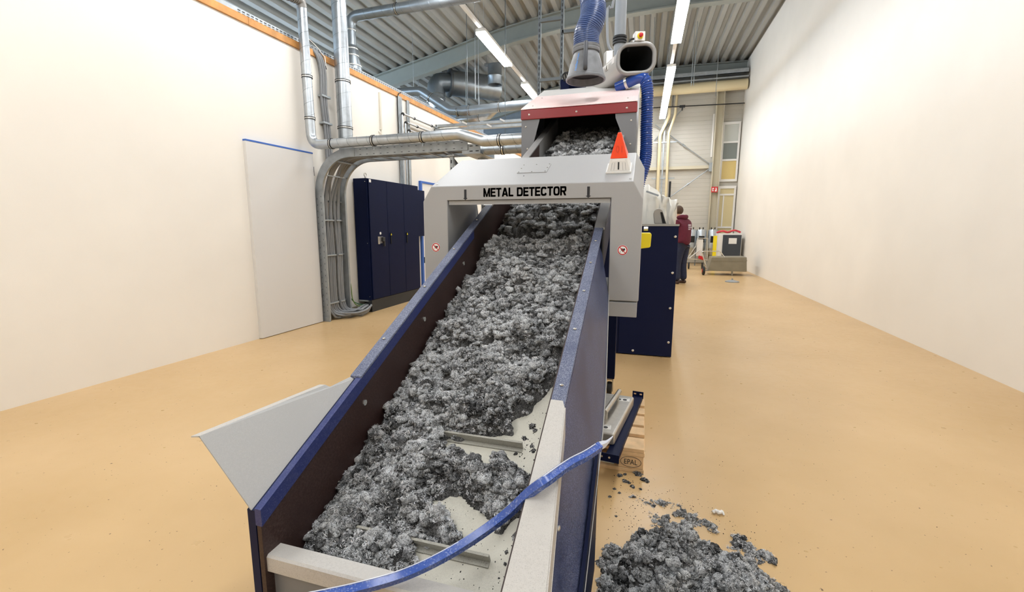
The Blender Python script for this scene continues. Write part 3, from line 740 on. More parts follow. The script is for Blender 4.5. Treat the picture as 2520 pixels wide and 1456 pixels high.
# ------------------------------------------------------------------ fibre fluff
def attr_mat(name, rough=.95):
    m_ = bpy.data.materials.new(name); m_.use_nodes = True; nt = m_.node_tree; b = nt.nodes['Principled BSDF']
    a = nt.nodes.new('ShaderNodeAttribute'); a.attribute_name = 'fibre'
    b.inputs['Roughness'].default_value = rough; b.inputs['Specular IOR Level'].default_value = .12
    return m_, nt, b, a
m_fib, nt, b, a = attr_mat('shredded_fibre')
nt.links.new(a.outputs['Color'], b.inputs['Base Color'])
m_flu, nt, b, a = attr_mat('fluff_mass')
tc = nt.nodes.new('ShaderNodeTexCoord')
def nz(scale, det, rough, dist):
    n = nt.nodes.new('ShaderNodeTexNoise'); n.inputs['Scale'].default_value = scale; n.inputs['Detail'].default_value = det
    n.inputs['Roughness'].default_value = rough; n.inputs['Distortion'].default_value = dist
    nt.links.new(tc.outputs['Object'], n.inputs['Vector']); return n.outputs['Fac']
def mr(src, a0, a1, b0, b1):
    r = nt.nodes.new('ShaderNodeMapRange'); r.inputs['From Min'].default_value = a0; r.inputs['From Max'].default_value = a1
    r.inputs['To Min'].default_value = b0; r.inputs['To Max'].default_value = b1; nt.links.new(src, r.inputs['Value']); return r.outputs['Result']
def mul(a_, b_):
    r = nt.nodes.new('ShaderNodeMath'); r.operation = 'MULTIPLY'; nt.links.new(a_, r.inputs[0]); nt.links.new(b_, r.inputs[1]); return r.outputs[0]
f1 = nz(120, 5, .7, 2.6); f2 = nz(420, 4, .7, 1.5)
tone_ = mul(mr(f1, .40, .62, .10, 1.95), mr(f2, .36, .64, .30, 1.7))
mx = nt.nodes.new('ShaderNodeMix'); mx.data_type = 'RGBA'; mx.blend_type = 'MULTIPLY'; mx.inputs['Factor'].default_value = 1; mx.clamp_result = True
nt.links.new(a.outputs['Color'], mx.inputs['A']); nt.links.new(tone_, mx.inputs['B'])
nt.links.new(mx.outputs['Result'], b.inputs['Base Color'])
bp = nt.nodes.new('ShaderNodeBump'); bp.inputs['Strength'].default_value = 1.0; bp.inputs['Distance'].default_value = .005
nt.links.new(f2, bp.inputs['Height']); nt.links.new(bp.outputs['Normal'], b.inputs['Normal'])

def raw_mesh(name, V, Q, colr, material, parent=None, smooth=True):
    me = bpy.data.meshes.new(name); nv, nq = len(V), len(Q)
    me.vertices.add(nv); me.vertices.foreach_set('co', np.ascontiguousarray(V, dtype=np.float32).ravel())
    me.loops.add(nq*4); me.loops.foreach_set('vertex_index', np.ascontiguousarray(Q, dtype=np.int32).ravel())
    me.polygons.add(nq); me.polygons.foreach_set('loop_start', np.arange(nq, dtype=np.int32)*4)
    try: me.polygons.foreach_set('loop_total', np.full(nq, 4, dtype=np.int32))
    except Exception: pass
    if smooth: me.polygons.foreach_set('use_smooth', np.ones(nq, dtype=bool))
    me.update(calc_edges=True)
    at = me.attributes.new('fibre', 'FLOAT_COLOR', 'POINT')
    c4 = np.ones((nv, 4), dtype=np.float32); c4[:, :3] = colr; at.data.foreach_set('color', c4.ravel())
    me.materials.append(material)
    o = bpy.data.objects.new(name, me); COL.objects.link(o)
    if parent is not None: attach(o, parent)
    return o

def inside(px, py, poly):
    c = np.zeros(px.shape, bool); n = len(poly)
    for i in range(n):
        (x1, y1), (x2, y2) = poly[i], poly[(i+1) % n]
        c ^= ((y1 > py) != (y2 > py)) & (px < (x2-x1)*(py-y1)/(y2-y1+1e-12) + x1)
    return c
def sdist(px, py, poly):
    d = np.full(px.shape, 1e9); n = len(poly)
    for i in range(n):
        (x1, y1), (x2, y2) = poly[i], poly[(i+1) % n]
        dx, dy = x2-x1, y2-y1
        t = np.clip(((px-x1)*dx + (py-y1)*dy)/(dx*dx+dy*dy+1e-12), 0, 1)
        d = np.minimum(d, np.hypot(px-x1-t*dx, py-y1-t*dy))
    return np.where(inside(px, py, poly), d, -d)

MAIN = [(-1.0, 1.05), (-.90, 1.02), (-.64, 1.03), (-.59, 1.07), (-.63, 1.12), (-.52, 1.13), (-.48, 1.165), (-.56, 1.215), (-.69, 1.262), (-.58, 1.295), (-.45, 1.25), (-.38, 1.215), (-.33, 1.26), (-.30, 1.37), (-.35, 1.42), (-.50, 1.395), (-.60, 1.42), (-.70, 1.45), (-.68, 1.485), (-.58, 1.50), (-.57, 1.53), (-.44, 1.535), (-.455, 1.60), (-.365, 1.72), (-.335, 1.81), (-.26, 1.84), (-.26, 5.6), (-1.0, 5.6)]
def env(x, y):
    """fluff thickness envelope above the belt: heaps carried by the cleats"""
    wx = x + .022*noise2(x*14, y*14, 5); wy = y + .022*noise2(x*14 + 7, y*14 + 3, 6)
    d = sdist(wx, wy, MAIN)
    cov = np.clip(d/.05, 0, 1); cov = np.sqrt(cov)*(cov > 0)
    s = (y - 1.12 + .05*noise2(x*3.1, y*3.1, 9))/.377; ph = s - np.floor(s)
    saw = np.where(ph < .16, ph/.16, 1 - (ph - .16)/.84)
    base = np.interp(y, [1.0, 1.12, 1.3, 1.5, 1.8, 2.1, 2.4, 2.7, 2.8, 3.1, 3.4, 4.2, 5.3], [.045, .062, .07, .08, .105, .115, .125, .12, .10, .13, .15, .17, .16])
    amp = np.interp(y, [1.0, 1.5, 1.9, 2.6, 3.0, 4.0], [.008, .03, .045, .055, .05, .05])
    side = 1 - .42*np.exp(-((x + .985)/.10)**2) - .25*np.exp(-((x + .27)/.06)**2)
    big = .035*noise2(x*4.2 + 3, y*4.2, 21) + .03*noise2(x*8.5, y*8.5 + 2, 22)
    valley = -.11*np.exp(-((y - 2.95)/.13)**2) + .035*np.exp(-((y - 2.70)/.10)**2) + .05*np.exp(-((y - 3.35)/.15)**2)
    return cov, np.maximum((base + amp*saw)*side + big*np.interp(y, [1, 1.6], [.6, 1]) + valley*(x < -.35), .012)
def lumps(x, y):
    q = noise2(x*9, y*9, 30)*.06
    return -.030*billow(x*7 + q*8, y*7, 31) - .018*billow(x*19, y*19 + q*10, 32) - .007*billow(x*42, y*42, 33)
def tint(x, y, seed=0):
    v = .5 + .42*noise2(x*24, y*24, 40 + seed) + .36*noise2(x*60, y*60, 41 + seed) + .34*noise2(x*140, y*140, 42 + seed) + .22*noise2(x*3.5, y*3.5, 43 + seed)
    return np.clip(v, 0, 1)
def shade(v):
    """grey tone of the shredded fibre, from near black to off white"""
    g = .03 + .72*np.clip(v, 0, 1)**1.8
    return np.stack([g*1.02, g*1.0, g*.985], -1)

def heap_mesh(name, xs, ys, hf, bz, parent, keep, seed):
    X, Y = np.meshgrid(xs, ys); cov, e = hf(X, Y)
    H = cov*(e + lumps(X, Y)); H = np.where(cov > 0, np.maximum(H, .001), -.006)
    # small sideways billow so that the lumps overhang
    X2 = X + cov*.010*noise2(X*30, Y*30, 61); Y2 = Y - cov*(.012*noise2(X*28 + 5, Y*28, 62) + .20*H*0)
    Z = bz(Y2) + H
    V = np.stack([X2, Y2, Z], -1).reshape(-1, 3)
    ny, nx = X.shape; idx = np.arange(ny*nx).reshape(ny, nx)
    Q = np.stack([idx[:-1, :-1], idx[:-1, 1:], idx[1:, 1:], idx[1:, :-1]], -1).reshape(-1, 4)
    cm = cov > 0; km = (cm[:-1, :-1] | cm[:-1, 1:] | cm[1:, 1:] | cm[1:, :-1]).ravel(); Q = Q[km]
    used = np.unique(Q); re = np.full(len(V), -1); re[used] = np.arange(len(used))
    c = shade(.2 + .35*tint(X, Y, seed)).reshape(-1, 3)  # base kept dark: crevice shade between tufts put into the colour
    return raw_mesh(name, V[used], re[Q], c[used], m_flu, parent)

def cube_sphere(n):
    P = []; Q = []
    for ax_ in range(3):
        for sg in (-1, 1):
            o_ = len(P)
            for j in range(n+1):
                for i in range(n+1):
                    u, v_ = math.tan((i/n - .5)*PI/2), math.tan((j/n - .5)*PI/2); p = [0, 0, 0]; p[ax_] = sg; p[(ax_+1) % 3] = u*sg; p[(ax_+2) % 3] = v_
                    P.append(p)
            for j in range(n):
                for i in range(n): Q.append([o_+j*(n+1)+i, o_+j*(n+1)+i+1, o_+(j+1)*(n+1)+i+1, o_+(j+1)*(n+1)+i])
    P = np.array(P, float); P /= np.linalg.norm(P, axis=1)[:, None]
    u_, inv = np.unique(P.round(5), axis=0, return_inverse=True)
    return u_, inv.ravel()[np.array(Q)]
def surf(x, y, hf, bz):
    def hh(a, b_): c_, e_ = hf(a, b_); return np.where(c_ > 0, c_*(e_ + lumps(a, b_)), 0)
    eps = .008; h = hh(x, y)
    gx = (hh(x+eps, y) - hh(x-eps, y))/(2*eps); gy = (hh(x, y+eps) - hh(x, y-eps))/(2*eps) + (bz(y+eps) - bz(y-eps))/(2*eps)
    nn = np.stack([-gx, -gy, np.ones(len(x))], -1); nn /= np.linalg.norm(nn, axis=1)[:, None]
    return np.stack([x, y, bz(y) + h], -1), nn
def clump_mesh(nm, N, region, hf, bz, parent, seed, rmin, rmax, nf, lf, wid, res=4, dens=1.):
    """tufts of fibre: N knobbly clumps over the heap, and nf loose strands standing off them"""
    r = np.random.default_rng(seed); x0, x1, y0, y1 = region
    x = r.uniform(x0, x1, N*4); y = y0 + (y1-y0)*r.random(N*4)**dens
    cov, e = hf(x, y); k = cov > .12; x, y, cov = x[k][:N], y[k][:N], cov[k][:N]; n = len(x)
    P, nn = surf(x, y, hf, bz); R = (rmin + (rmax-rmin)*r.random(n)**1.6)*np.clip(cov*1.2, .45, 1)
    U, Q = cube_sphere(res); nv = len(U)
    disp = np.ones((n, nv))
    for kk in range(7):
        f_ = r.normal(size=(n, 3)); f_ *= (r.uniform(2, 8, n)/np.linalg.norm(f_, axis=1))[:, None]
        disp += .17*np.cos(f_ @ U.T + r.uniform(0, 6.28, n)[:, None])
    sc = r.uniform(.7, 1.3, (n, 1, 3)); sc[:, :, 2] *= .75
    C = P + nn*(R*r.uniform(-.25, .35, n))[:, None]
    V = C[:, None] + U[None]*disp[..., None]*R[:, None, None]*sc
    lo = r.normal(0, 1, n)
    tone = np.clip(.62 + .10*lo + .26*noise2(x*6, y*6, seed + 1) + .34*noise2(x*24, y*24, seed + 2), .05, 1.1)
    tv = np.clip(tone[:, None] + .35*(disp - 1) + r.normal(0, .12, (n, nv)), 0, 1.15)  # crevice shade in the tone: dents darker, knobs lighter
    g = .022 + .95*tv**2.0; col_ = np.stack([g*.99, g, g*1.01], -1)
    QQ = (Q[None] + (np.arange(n)*nv)[:, None, None]).reshape(-1, 4)
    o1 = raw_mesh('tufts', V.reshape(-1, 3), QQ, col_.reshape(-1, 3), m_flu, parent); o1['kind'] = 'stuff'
    # strands
    ci = r.integers(0, n, nf); d0 = r.normal(size=(nf, 3)); d0 += nn[ci]*.9 + np.array([0, -.35, .2]); d0 /= np.linalg.norm(d0, axis=1)[:, None]
    S0 = C[ci] + d0*(R[ci]*r.uniform(.72, 1.05, nf))[:, None]
    t1 = r.normal(size=(nf, 3)); t1 -= d0*(t1*d0).sum(1)[:, None]; t1 /= np.linalg.norm(t1, axis=1)[:, None]; t2 = np.cross(d0, t1)
    L = (lf[0] + (lf[1]-lf[0])*r.random(nf)**1.5)[:, None]; cur = r.normal(0, 1.2, nf)[:, None]; lift = r.uniform(-.05, .40, nf)[:, None]
    pts_ = [S0 + d0*L*lift*math.sin(t*2.2) + t1*L*(t - .4)*np.cos(cur*t*2) + t2*L*(t - .4)*np.sin(cur*t*2) for t in (0, .5, 1.)]
    PP = np.stack(pts_, 1); wd_ = r.normal(size=(nf, 3)); wd_ /= np.linalg.norm(wd_, axis=1)[:, None]
    light = r.random(nf) < np.clip(.58 + .9*(tone[ci] - .58), .1, .95)
    ww = (wid*np.where(light, 1.25, .9)*r.uniform(.5, 1.5, nf))[:, None, None]*np.array([.7, 1, .4])[None, :, None]
    VV = np.stack([PP + wd_[:, None]*ww, PP - wd_[:, None]*ww], 2).reshape(-1, 3)
    base = np.arange(nf)[:, None]*6
    Q2 = np.concatenate([base + np.array([[0, 1, 3, 2]]), base + np.array([[2, 3, 5, 4]])], 0)
    v = np.where(light, r.normal(1.02, .16, nf), r.normal(.15, .17, nf)) + .3*(tone[ci] - .5); v = np.clip(v, 0, 1.15); g = .015 + .90*v**1.6
    w_ = r.normal(0, .03, nf); c3 = np.stack([g*(1 + w_), g, g*(1.02 - w_)], -1)
    o2 = raw_mesh('strands', VV, Q2, np.repeat(c3, 6, axis=0), m_fib, parent, smooth=False); o2['kind'] = 'stuff'
    return o1, o2

fluff = bpy.data.objects.new('fibre_fluff', None); COL.objects.link(fluff)
tag(fluff, 'heaps of shredded grey textile fibre riding up the conveyor belt', 'fluff', kind='stuff')
xs = np.linspace(-.984, -.27, 110)
ys = np.concatenate([np.arange(1.0, 3.0, .007), np.arange(3.0, 5.36, .014)])
o = heap_mesh('heap', xs, ys, env, lambda y: -.10 + SL*y, fluff, None, 0); o['kind'] = 'stuff'
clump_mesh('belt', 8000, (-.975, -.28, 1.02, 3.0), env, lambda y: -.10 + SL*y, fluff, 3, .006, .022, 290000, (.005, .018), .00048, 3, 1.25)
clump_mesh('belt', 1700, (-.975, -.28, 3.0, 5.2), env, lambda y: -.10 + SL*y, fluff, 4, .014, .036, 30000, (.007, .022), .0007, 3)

# loose flakes lying on the belt
def flakes(name, pts, parent, seed, smin, smax, nz=None):
    r = np.random.default_rng(seed); V = []; Q = []; Cc = []
    for p in pts:
        s_ = r.uniform(smin, smax)*r.uniform(.5, 1); n_ = 6; o_ = len(V)
        ring = [[p[0] + s_*r.uniform(.6, 1.3)*math.cos(2*PI*k/n_), p[1] + s_*r.uniform(.6, 1.3)*math.sin(2*PI*k/n_), 0] for k in range(n_)]
        top = [[p[0] + (q[0]-p[0])*.5 + r.normal(0, s_*.15), p[1] + (q[1]-p[1])*.5, s_*r.uniform(.3, .8)] for q in ring]
        for q in ring + top: V.append([q[0], q[1], q[2] + (p[2] + (nz(q[1]) - nz(p[1]) if nz else 0))])
        for k in range(n_): Q.append([o_+k, o_+(k+1) % n_, o_+n_+(k+1) % n_, o_+n_+k])
        Q.append([o_+n_, o_+n_+1, o_+n_+2, o_+n_+3]); Q.append([o_+n_, o_+n_+3, o_+n_+4, o_+n_+5])
        g = .02 + .12*r.random()**2; Cc += [[g, g, g]]*(2*n_)
    o_ = raw_mesh(name, np.array(V), np.array(Q), np.array(Cc), m_flu, parent); o_['kind'] = 'stuff'; return o_
r_ = np.random.default_rng(5); pts = []
for cx_, cy_, sx, sy, n_ in ((-.36, 1.62, .03, .06, 60), (-.36, 1.48, .04, .05, 60), (-.42, 1.18, .08, .05, 90), (-.31, 1.24, .02, .05, 40), (-.45, 1.10, .12, .04, 110), (-.33, 1.08, .04, .05, 40), (-.60, 1.24, .05, .03, 60), (-.40, 1.50, .05, .02, 70)):
    for _ in range(n_):
        x_ = float(np.clip(r_.normal(cx_, sx), -.9, -.28)); y_ = max(1.0, float(r_.normal(cy_, sy))); pts.append((x_, y_, BZ(y_)))
flakes('loose_flakes', pts[::2], fluff, 6, .0008, .0034, lambda y: SL*y)
def small_tufts(name, spots, parent, bz, seed):
    """small clumps lying loose"""
    mbV = []; mbQ = []; mbC = []; r = np.random.default_rng(seed)
    for (x_, y_, s_) in spots:
        o_ = len(mbV); nA, nB = 10, 5
        for j in range(nB+1):
            th = PI/2*j/nB
            for i in range(nA):
                ph = 2*PI*i/nA; q = s_*(1 + .35*r.normal())
                xx = x_ + q*math.cos(ph)*math.cos(th); yy = y_ + q*math.sin(ph)*math.cos(th)
                mbV.append((xx, yy, bz(yy) + s_*.75*math.sin(th)*(1 + .2*r.normal())))
                mbC.append(shade(np.array(np.clip(r.normal(.4, .3), 0, 1))))
        for j in range(nB):
            for i in range(nA): mbQ.append((o_+j*nA+i, o_+j*nA+(i+1) % nA, o_+(j+1)*nA+(i+1) % nA, o_+(j+1)*nA+i))
    o = raw_mesh(name, np.array(mbV), np.array(mbQ), np.array(mbC), m_flu, parent); o['kind'] = 'stuff'; return o
small_tufts('loose_tufts', [(-.375, 1.60, .012), (-.36, 1.585, .009), (-.355, 1.52, .007), (-.39, 1.545, .009), (-.345, 1.50, .008), (-.315, 1.21, .016), (-.318, 1.185, .011), (-.30, 1.235, .012), (-.405, 1.48, .006), (-.34, 1.13, .005), (-.345, 1.16, .005)], fluff, BZ, 9)

# heap spilled on the floor beside the conveyor
FM = [(-.105, 1.0), (-.11, 1.80), (-.07, 1.84), (-.02, 1.80), (-.01, 1.88), (.06, 1.98), (.16, 2.03), (.25, 2.00), (.36, 1.93), (.46, 1.90), (.60, 1.78), (.72, 1.55), (.74, 1.25), (.60, 1.0)]
FM2 = [(-.02, 2.22), (.02, 2.26), (.08, 2.22), (.16, 2.24), (.26, 2.23), (.33, 2.15), (.40, 2.07), (.36, 2.05), (.28, 2.10), (.20, 2.14), (.22, 2.19), (.12, 2.19), (.04, 2.185)]
FM3 = [(.08, 2.05), (.10, 2.13), (.17, 2.11), (.22, 2.06), (.30, 2.03), (.20, 2.0), (.10, 2.0)]
FM4 = [(.42, 1.98), (.44, 2.06), (.52, 2.04), (.60, 1.98), (.58, 1.90), (.48, 1.92)]
def envf(x, y, tufts=True):
    wx = x + .03*noise2(x*16, y*16, 75); wy = y + .03*noise2(x*16 + 7, y*16 + 3, 76)
    d = sdist(wx, wy, FM); c1 = np.sqrt(np.clip(d/.07, 0, 1))*(d > 0)
    h1 = np.clip(d/.30, 0, 1)**.8*.15 + .02
    big = (.05*noise2(x*6, y*6, 78) + .03*noise2(x*12, y*12, 79))*np.clip(d/.12, 0, 1)
    if not tufts: return c1, np.maximum(h1 + big, .008)
    d2 = np.maximum(np.maximum(sdist(wx, wy, FM2), sdist(wx, wy, FM3)), sdist(wx, wy, FM4)) + .025*noise2(x*34, y*34, 77)
    c2 = np.clip(d2/.02, 0, 1)*.8*(noise2(x*55, y*55, 80) > -.12)
    return np.maximum(c1, c2), np.where(c1 > 0, np.maximum(h1 + big, .008), .026)
pile = bpy.data.objects.new('spilled_fluff', None); COL.objects.link(pile)
tag(pile, 'dark grey fibre fluff spilled on the floor right of the conveyor', 'fluff', kind='stuff')
o = heap_mesh('heap', np.linspace(-.13, .80, 130), np.arange(1.0, 2.32, .008), lambda a_, b_: envf(a_, b_, False), lambda y: 0*y, pile, None, 3); o['kind'] = 'stuff'
clump_mesh('floor', 4200, (-.11, .76, 1.05, 2.3), envf, lambda y: 0*y, pile, 12, .006, .022, 80000, (.005, .018), .00048, 3)
def envt(x, y):
    wx = x + .03*noise2(x*16, y*16, 75); wy = y + .03*noise2(x*16 + 7, y*16 + 3, 76)
    d2 = np.maximum(np.maximum(sdist(wx, wy, FM2), sdist(wx, wy, FM3)), sdist(wx, wy, FM4)) + .022*noise2(x*34, y*34, 77)
    return np.clip(d2/.02, 0, 1)*.8, .016 + 0*x
clump_mesh('trail', 900, (-.05, .62, 1.88, 2.30), envt, lambda y: 0*y, pile, 14, .005, .014, 12000, (.005, .020), .00045, 3)
pts = []
for cx_, cy_, sx, sy, n_ in ((.05, 2.15, .10, .10, 80), (.2, 2.25, .15, .10, 80), (.0, 2.0, .05, .08, 40), (-.02, 2.35, .06, .06, 40), (.3, 2.4, .2, .2, 40), (.5, 2.6, .3, .3, 25), (.45, 2.1, .1, .06, 40)):
    for _ in range(n_): pts.append((max(-.09, float(r_.normal(cx_, sx))), float(r_.normal(cy_, sy)), 0.0))
flakes('loose_flakes', pts, pile, 16, .0008, .0036)
small_tufts('loose_tufts', [(-.06, 2.42, .014), (-.035, 2.44, .010), (.03, 2.47, .020), (.045, 2.46, .014), (.07, 2.415, .018), (.085, 2.40, .012), (-.03, 2.37, .014), (-.01, 2.36, .010), (-.08, 2.28, .008), (-.055, 2.25, .008), (-.10, 2.20, .009), (-.06, 2.05, .006), (.01, 2.33, .012), (.05, 2.32, .008)], pile, lambda y: 0.0, 19)
wt = MB(); 
o = MB().tube(catmull([(.385, 2.205, .008), (.40, 2.212, .014), (.415, 2.208, .012), (.428, 2.215, .013), (.435, 2.20, .006)], 5), [.006, .008, .009, .007, .009, .010, .009, .008, .010, .011, .009, .008, .007, .008, .009, .008, .007, .006, .005, .004, .003], 8).build('tissue_scrap', m_white, smooth=True)
tag(o, 'crumpled white scrap lying on the beige floor', 'scrap')

# clear blue tube lying across the near end
tb = thing('plastic_tube', 'limp blue plastic tube lying across the near end of the conveyor', 'tube', (-.5, .9, .47))
m_tube = dusty('blue_film_tube', '#3a58a8', '#c3cde6', .3, 200, .22, 18)
m_tubew = mat('creased_clear_film', '#ccd2e0', .25, spec=.7)
tp = catmull([(-1.00, .68, .45), (-.78, .785, .468), (-.64, .862, .478), (-.541, .937, .485), (-.432, 1.007, .53), (-.325, 1.062, .605), (-.255, 1.068, .685), (-.21, 1.075, .725), (-.17, 1.17, .722), (-.13, 1.235, .722), (-.098, 1.30, .722)], 9)
MB().tube(tp, .0165, 5, flat=(.95, 1.0)).build('tube_wall', m_tube, tb, smooth=True, angle=50)
MB().tube(catmull([(-.098, 1.30, .722), (-.080, 1.335, .718), (-.060, 1.37, .728)], 6), [.016, .0155, .015, .0145, .014, .012, .010, .0085, .007, .0055, .004, .003, .0015], 6, flat=(1.0, .6)).build('torn_end', m_tubew, tb, smooth=True)
st = MB()
for i0, i1 in ((2, 42), (44, 88)): st.tube([tp[i] + Vector((0, 0, .0158)) for i in range(i0, i1)], .0018, 5)
st.build('crease_line', m_tubew, tb)
# ------------------------------------------------------------------ along the left wall
def bolt_clip(name, P_, d, r_, m_, parent): return MB().tube([P_ - d*.012, P_ + d*.012], r_, 16).build(name, m_, parent, smooth=True)
# doors
d1 = sempty('door_1', 'white door leaf with blue tape along its top')
MB(W).box(4.10, 5.165, .0, .045, .006, 2.343).build('leaf', m_door, d1, bevel=.003)
MB(W).box(4.10, 5.165, 0, .047, 2.343, 2.362).build('tape_strip', m_tape, d1)
for z_ in (2.115, .414): MB(W).cyl((5.172, .035, z_ - .06), (5.172, .035, z_ + .06), .008, 8).build('hinge', m_plinth, d1)
d2 = sempty('door_2', 'white door with blue frame behind the cabinet')
MB(W).box(8.15, 9.05, 0, .03, .006, 2.21).build('leaf', m_white, d2)
for (q0, q1, z0, z1) in ((8.09, 8.15, 0, 2.25), (9.05, 9.11, 0, 2.25), (8.15, 9.05, 2.21, 2.25)): MB(W).box(q0, q1, 0, .045, z0, z1).build('door_frame', m_tape, d2)
MB(W).cyl((8.155, .05, .62), (8.155, .05, .74), .008, 8).build('hinge', m_plinth, d2)
MB(W).cyl((8.155, .05, 1.65), (8.155, .05, 1.77), .008, 8).build('hinge', m_plinth, d2)

# switch cabinet
cb = thing('switch_cabinet', 'tall navy blue switch cabinet with three doors on a black plinth', 'cabinet', W(6.8, .14, 0))
MB(W).box(6.03, 7.56, .02, .265, .19, 2.10).build('body', m_navy, cb, bevel=.004)
MB(W).box(6.19, 7.55, .03, .27, 0, .19).build('plinth', m_plinth, cb)
MB(W).box(6.03, 6.19, .20, .27, 0, .19).build('plinth_corner', m_plinth, cb)
MB(W).box(6.03, 6.045, .03, .25, .165, .19).build('base_rail', m_zincd, cb)
for i, (q0, q1) in enumerate(((6.055, 6.535), (6.541, 7.045), (7.051, 7.555))):
    dr_ = MB(W).box(q0, q1, .268, .285, .20, 2.095).build('door', m_navy, cb, bevel=.003)
    if i == 0:
        MB(W).box(6.24, 6.29, .285, .290, 1.08, 1.20).build('switch_plate', m_steel, dr_)
        MB(W).box(6.29, 6.37, .285, .292, 1.09, 1.20).build('switch_plate', m_hoodside, dr_)
        MB(W).box(6.325, 6.385, .292, .33, 1.12, 1.19).build('rotary_handle', m_plinth, dr_, bevel=.006)
        MB(W).box(6.365, 6.39, .30, .325, 1.04, 1.13).build('rotary_lever', m_plinth, dr_, bevel=.004)
        MB(W).cyl((6.315, .285, 1.252), (6.315, .289, 1.252), .022, 16).build('round_badge', m_white, dr_)
        MB(W).box(6.07, 6.12, .285, .287, 2.04, 2.085).build('label_plate', m_white, dr_)
    else:
        MB(W).box(q0 + .055, q0 + .075, .285, .300, 1.07, 1.26).build('door_handle', m_black, dr_, bevel=.003)
        MB(W).prism([(q0 + .048, .3005, 1.215), (q0 + .082, .3005, 1.215), (q0 + .065, .3005, 1.25)], (0, .002, 0)).build('warning_triangle', m_yellow, dr_)
for z_ in (2.05, 1.1, .25): MB(W).cyl((6.03, .24, z_), (6.024, .24, z_), .006, 8).build('side_screw', m_screw, cb)
ey = MB(); cc = W(6.10, .20, 2.155)
ey.tube([cc + WD*math.cos(2*PI*k/14)*.028 + Vector((0, 0, math.sin(2*PI*k/14)*.028)) for k in range(14)], .007, 8, closed=True)
ey.cyl(cc - Vector((0, 0, .055)), cc - Vector((0, 0, .03)), .012, 10)
ey.build('lifting_eye', m_steel, cb, smooth=True)
o = MB(W).box(7.58, 8.06, .002, .14, 1.17, 2.05).build('side_box', m_navy, bevel=.004)
tag(o, 'narrow navy wall box behind the tall switch cabinet', 'box')

# cable ladder: up the wall, round a bend and out over the hall
cl = thing('cable_ladder', 'galvanised cable ladder climbing the wall and bending out over the cabinet', 'cable ladder', W(5.45, .08, 0))
def rail(a_, name):
    path = [(.075, .02), (.075, 1.72)]
    R_ = .52; cx_, cz_ = .075 + R_, 1.72 + .10
    path.append((.075, cz_))
    for k in range(1, 13):
        t_ = PI/2*k/12; path.append((cx_ - R_*math.cos(t_), cz_ + R_*math.sin(t_)))
    path.append((2.34, cz_ + R_))
    return path
rp = rail(0, '')
def rail_mesh(a_, name, h=.115, th=.006):
    v = []; n = len(rp)
    for i in range(n):
        p0 = Vector((*rp[max(i-1, 0)],)); p1 = Vector((*rp[min(i+1, n-1)],)); t_ = (p1 - p0).normalized(); nn_ = Vector((-t_.y, t_.x))
        for da, dn in ((0, -h/2), (th, -h/2), (th, h/2), (0, h/2)): v.append((a_ + da, rp[i][0] + nn_.x*dn, rp[i][1] + nn_.y*dn))
    f = [(i*4+k, i*4+(k+1) % 4, i*4+4+(k+1) % 4, i*4+4+k) for i in range(n-1) for k in range(4)] + [(0, 3, 2, 1), tuple((n-1)*4+k for k in range(4))]
    mb = MB(W).add(v, f)
    sg = 1 if name == 'near' else -1      # inward flanges
    for e in (-h/2, h/2):
        v = []
        for i in range(n):
            p0 = Vector((*rp[max(i-1, 0)],)); p1 = Vector((*rp[min(i+1, n-1)],)); t_ = (p1 - p0).normalized(); nn_ = Vector((-t_.y, t_.x))
            for da in (0, sg*.03):
                for q in (e - .002, e + .002): v.append((a_ + da, rp[i][0] + nn_.x*q, rp[i][1] + nn_.y*q))
        f = [(i*4+k0, i*4+k1, i*4+4+k1, i*4+4+k0) for i in range(n-1) for k0, k1 in ((0, 1), (1, 3), (3, 2), (2, 0))]
        mb.add(v, f)
    return mb.build('side_rail', m_zincd, cl, smooth=True, angle=30)
rail_mesh(5.20, 'near'); rail_mesh(5.70, 'far')
MB(W).box(5.195, 5.201, .60, .70, 2.285, 2.395).build('splice_plate', m_zincd, cl)
MB(W).box(5.19, 5.215, .0, .14, 0, .06).build('foot_plate', m_zincd, cl)
so = MB(W)
for k in range(20):
    z_ = .12 + k*.085; so.box(5.1985, 5.1999, .038, .045, z_, z_ + .02); so.box(5.1985, 5.1999, .103, .110, z_ + .03, z_ + .05)
for k in range(15):
    q = .78 + k*.105
    so.box(5.1985, 5.1999, q, q + .026, 2.302, 2.309); so.box(5.1985, 5.1999, q, q + .026, 2.368, 2.375)
o = so.build('slots', mat('slot_shade', '#4a4e50', .7), cl); o['kind'] = 'stuff'
for z_ in (.25, .95, 1.45, 1.72):
    MB(W).box(5.206, 5.70, .03, .05, z_ - .012, z_ + .012).build('rung', m_zincd, cl)
for t_ in (30, 60):
    t_ = math.radians(t_); c = (0.075 + .52 - .49*math.cos(t_), 1.82 + .49*math.sin(t_))
    MB(W).box(5.206, 5.70, c[0] - .012, c[0] + .012, c[1] - .008, c[1] + .008).build('rung', m_zincd, cl)
for k in range(7):
    q = .75 + .25*k; MB(W).box(5.206, 5.70, q - .015, q + .015, 2.285, 2.297).build('rung', m_zincd, cl)
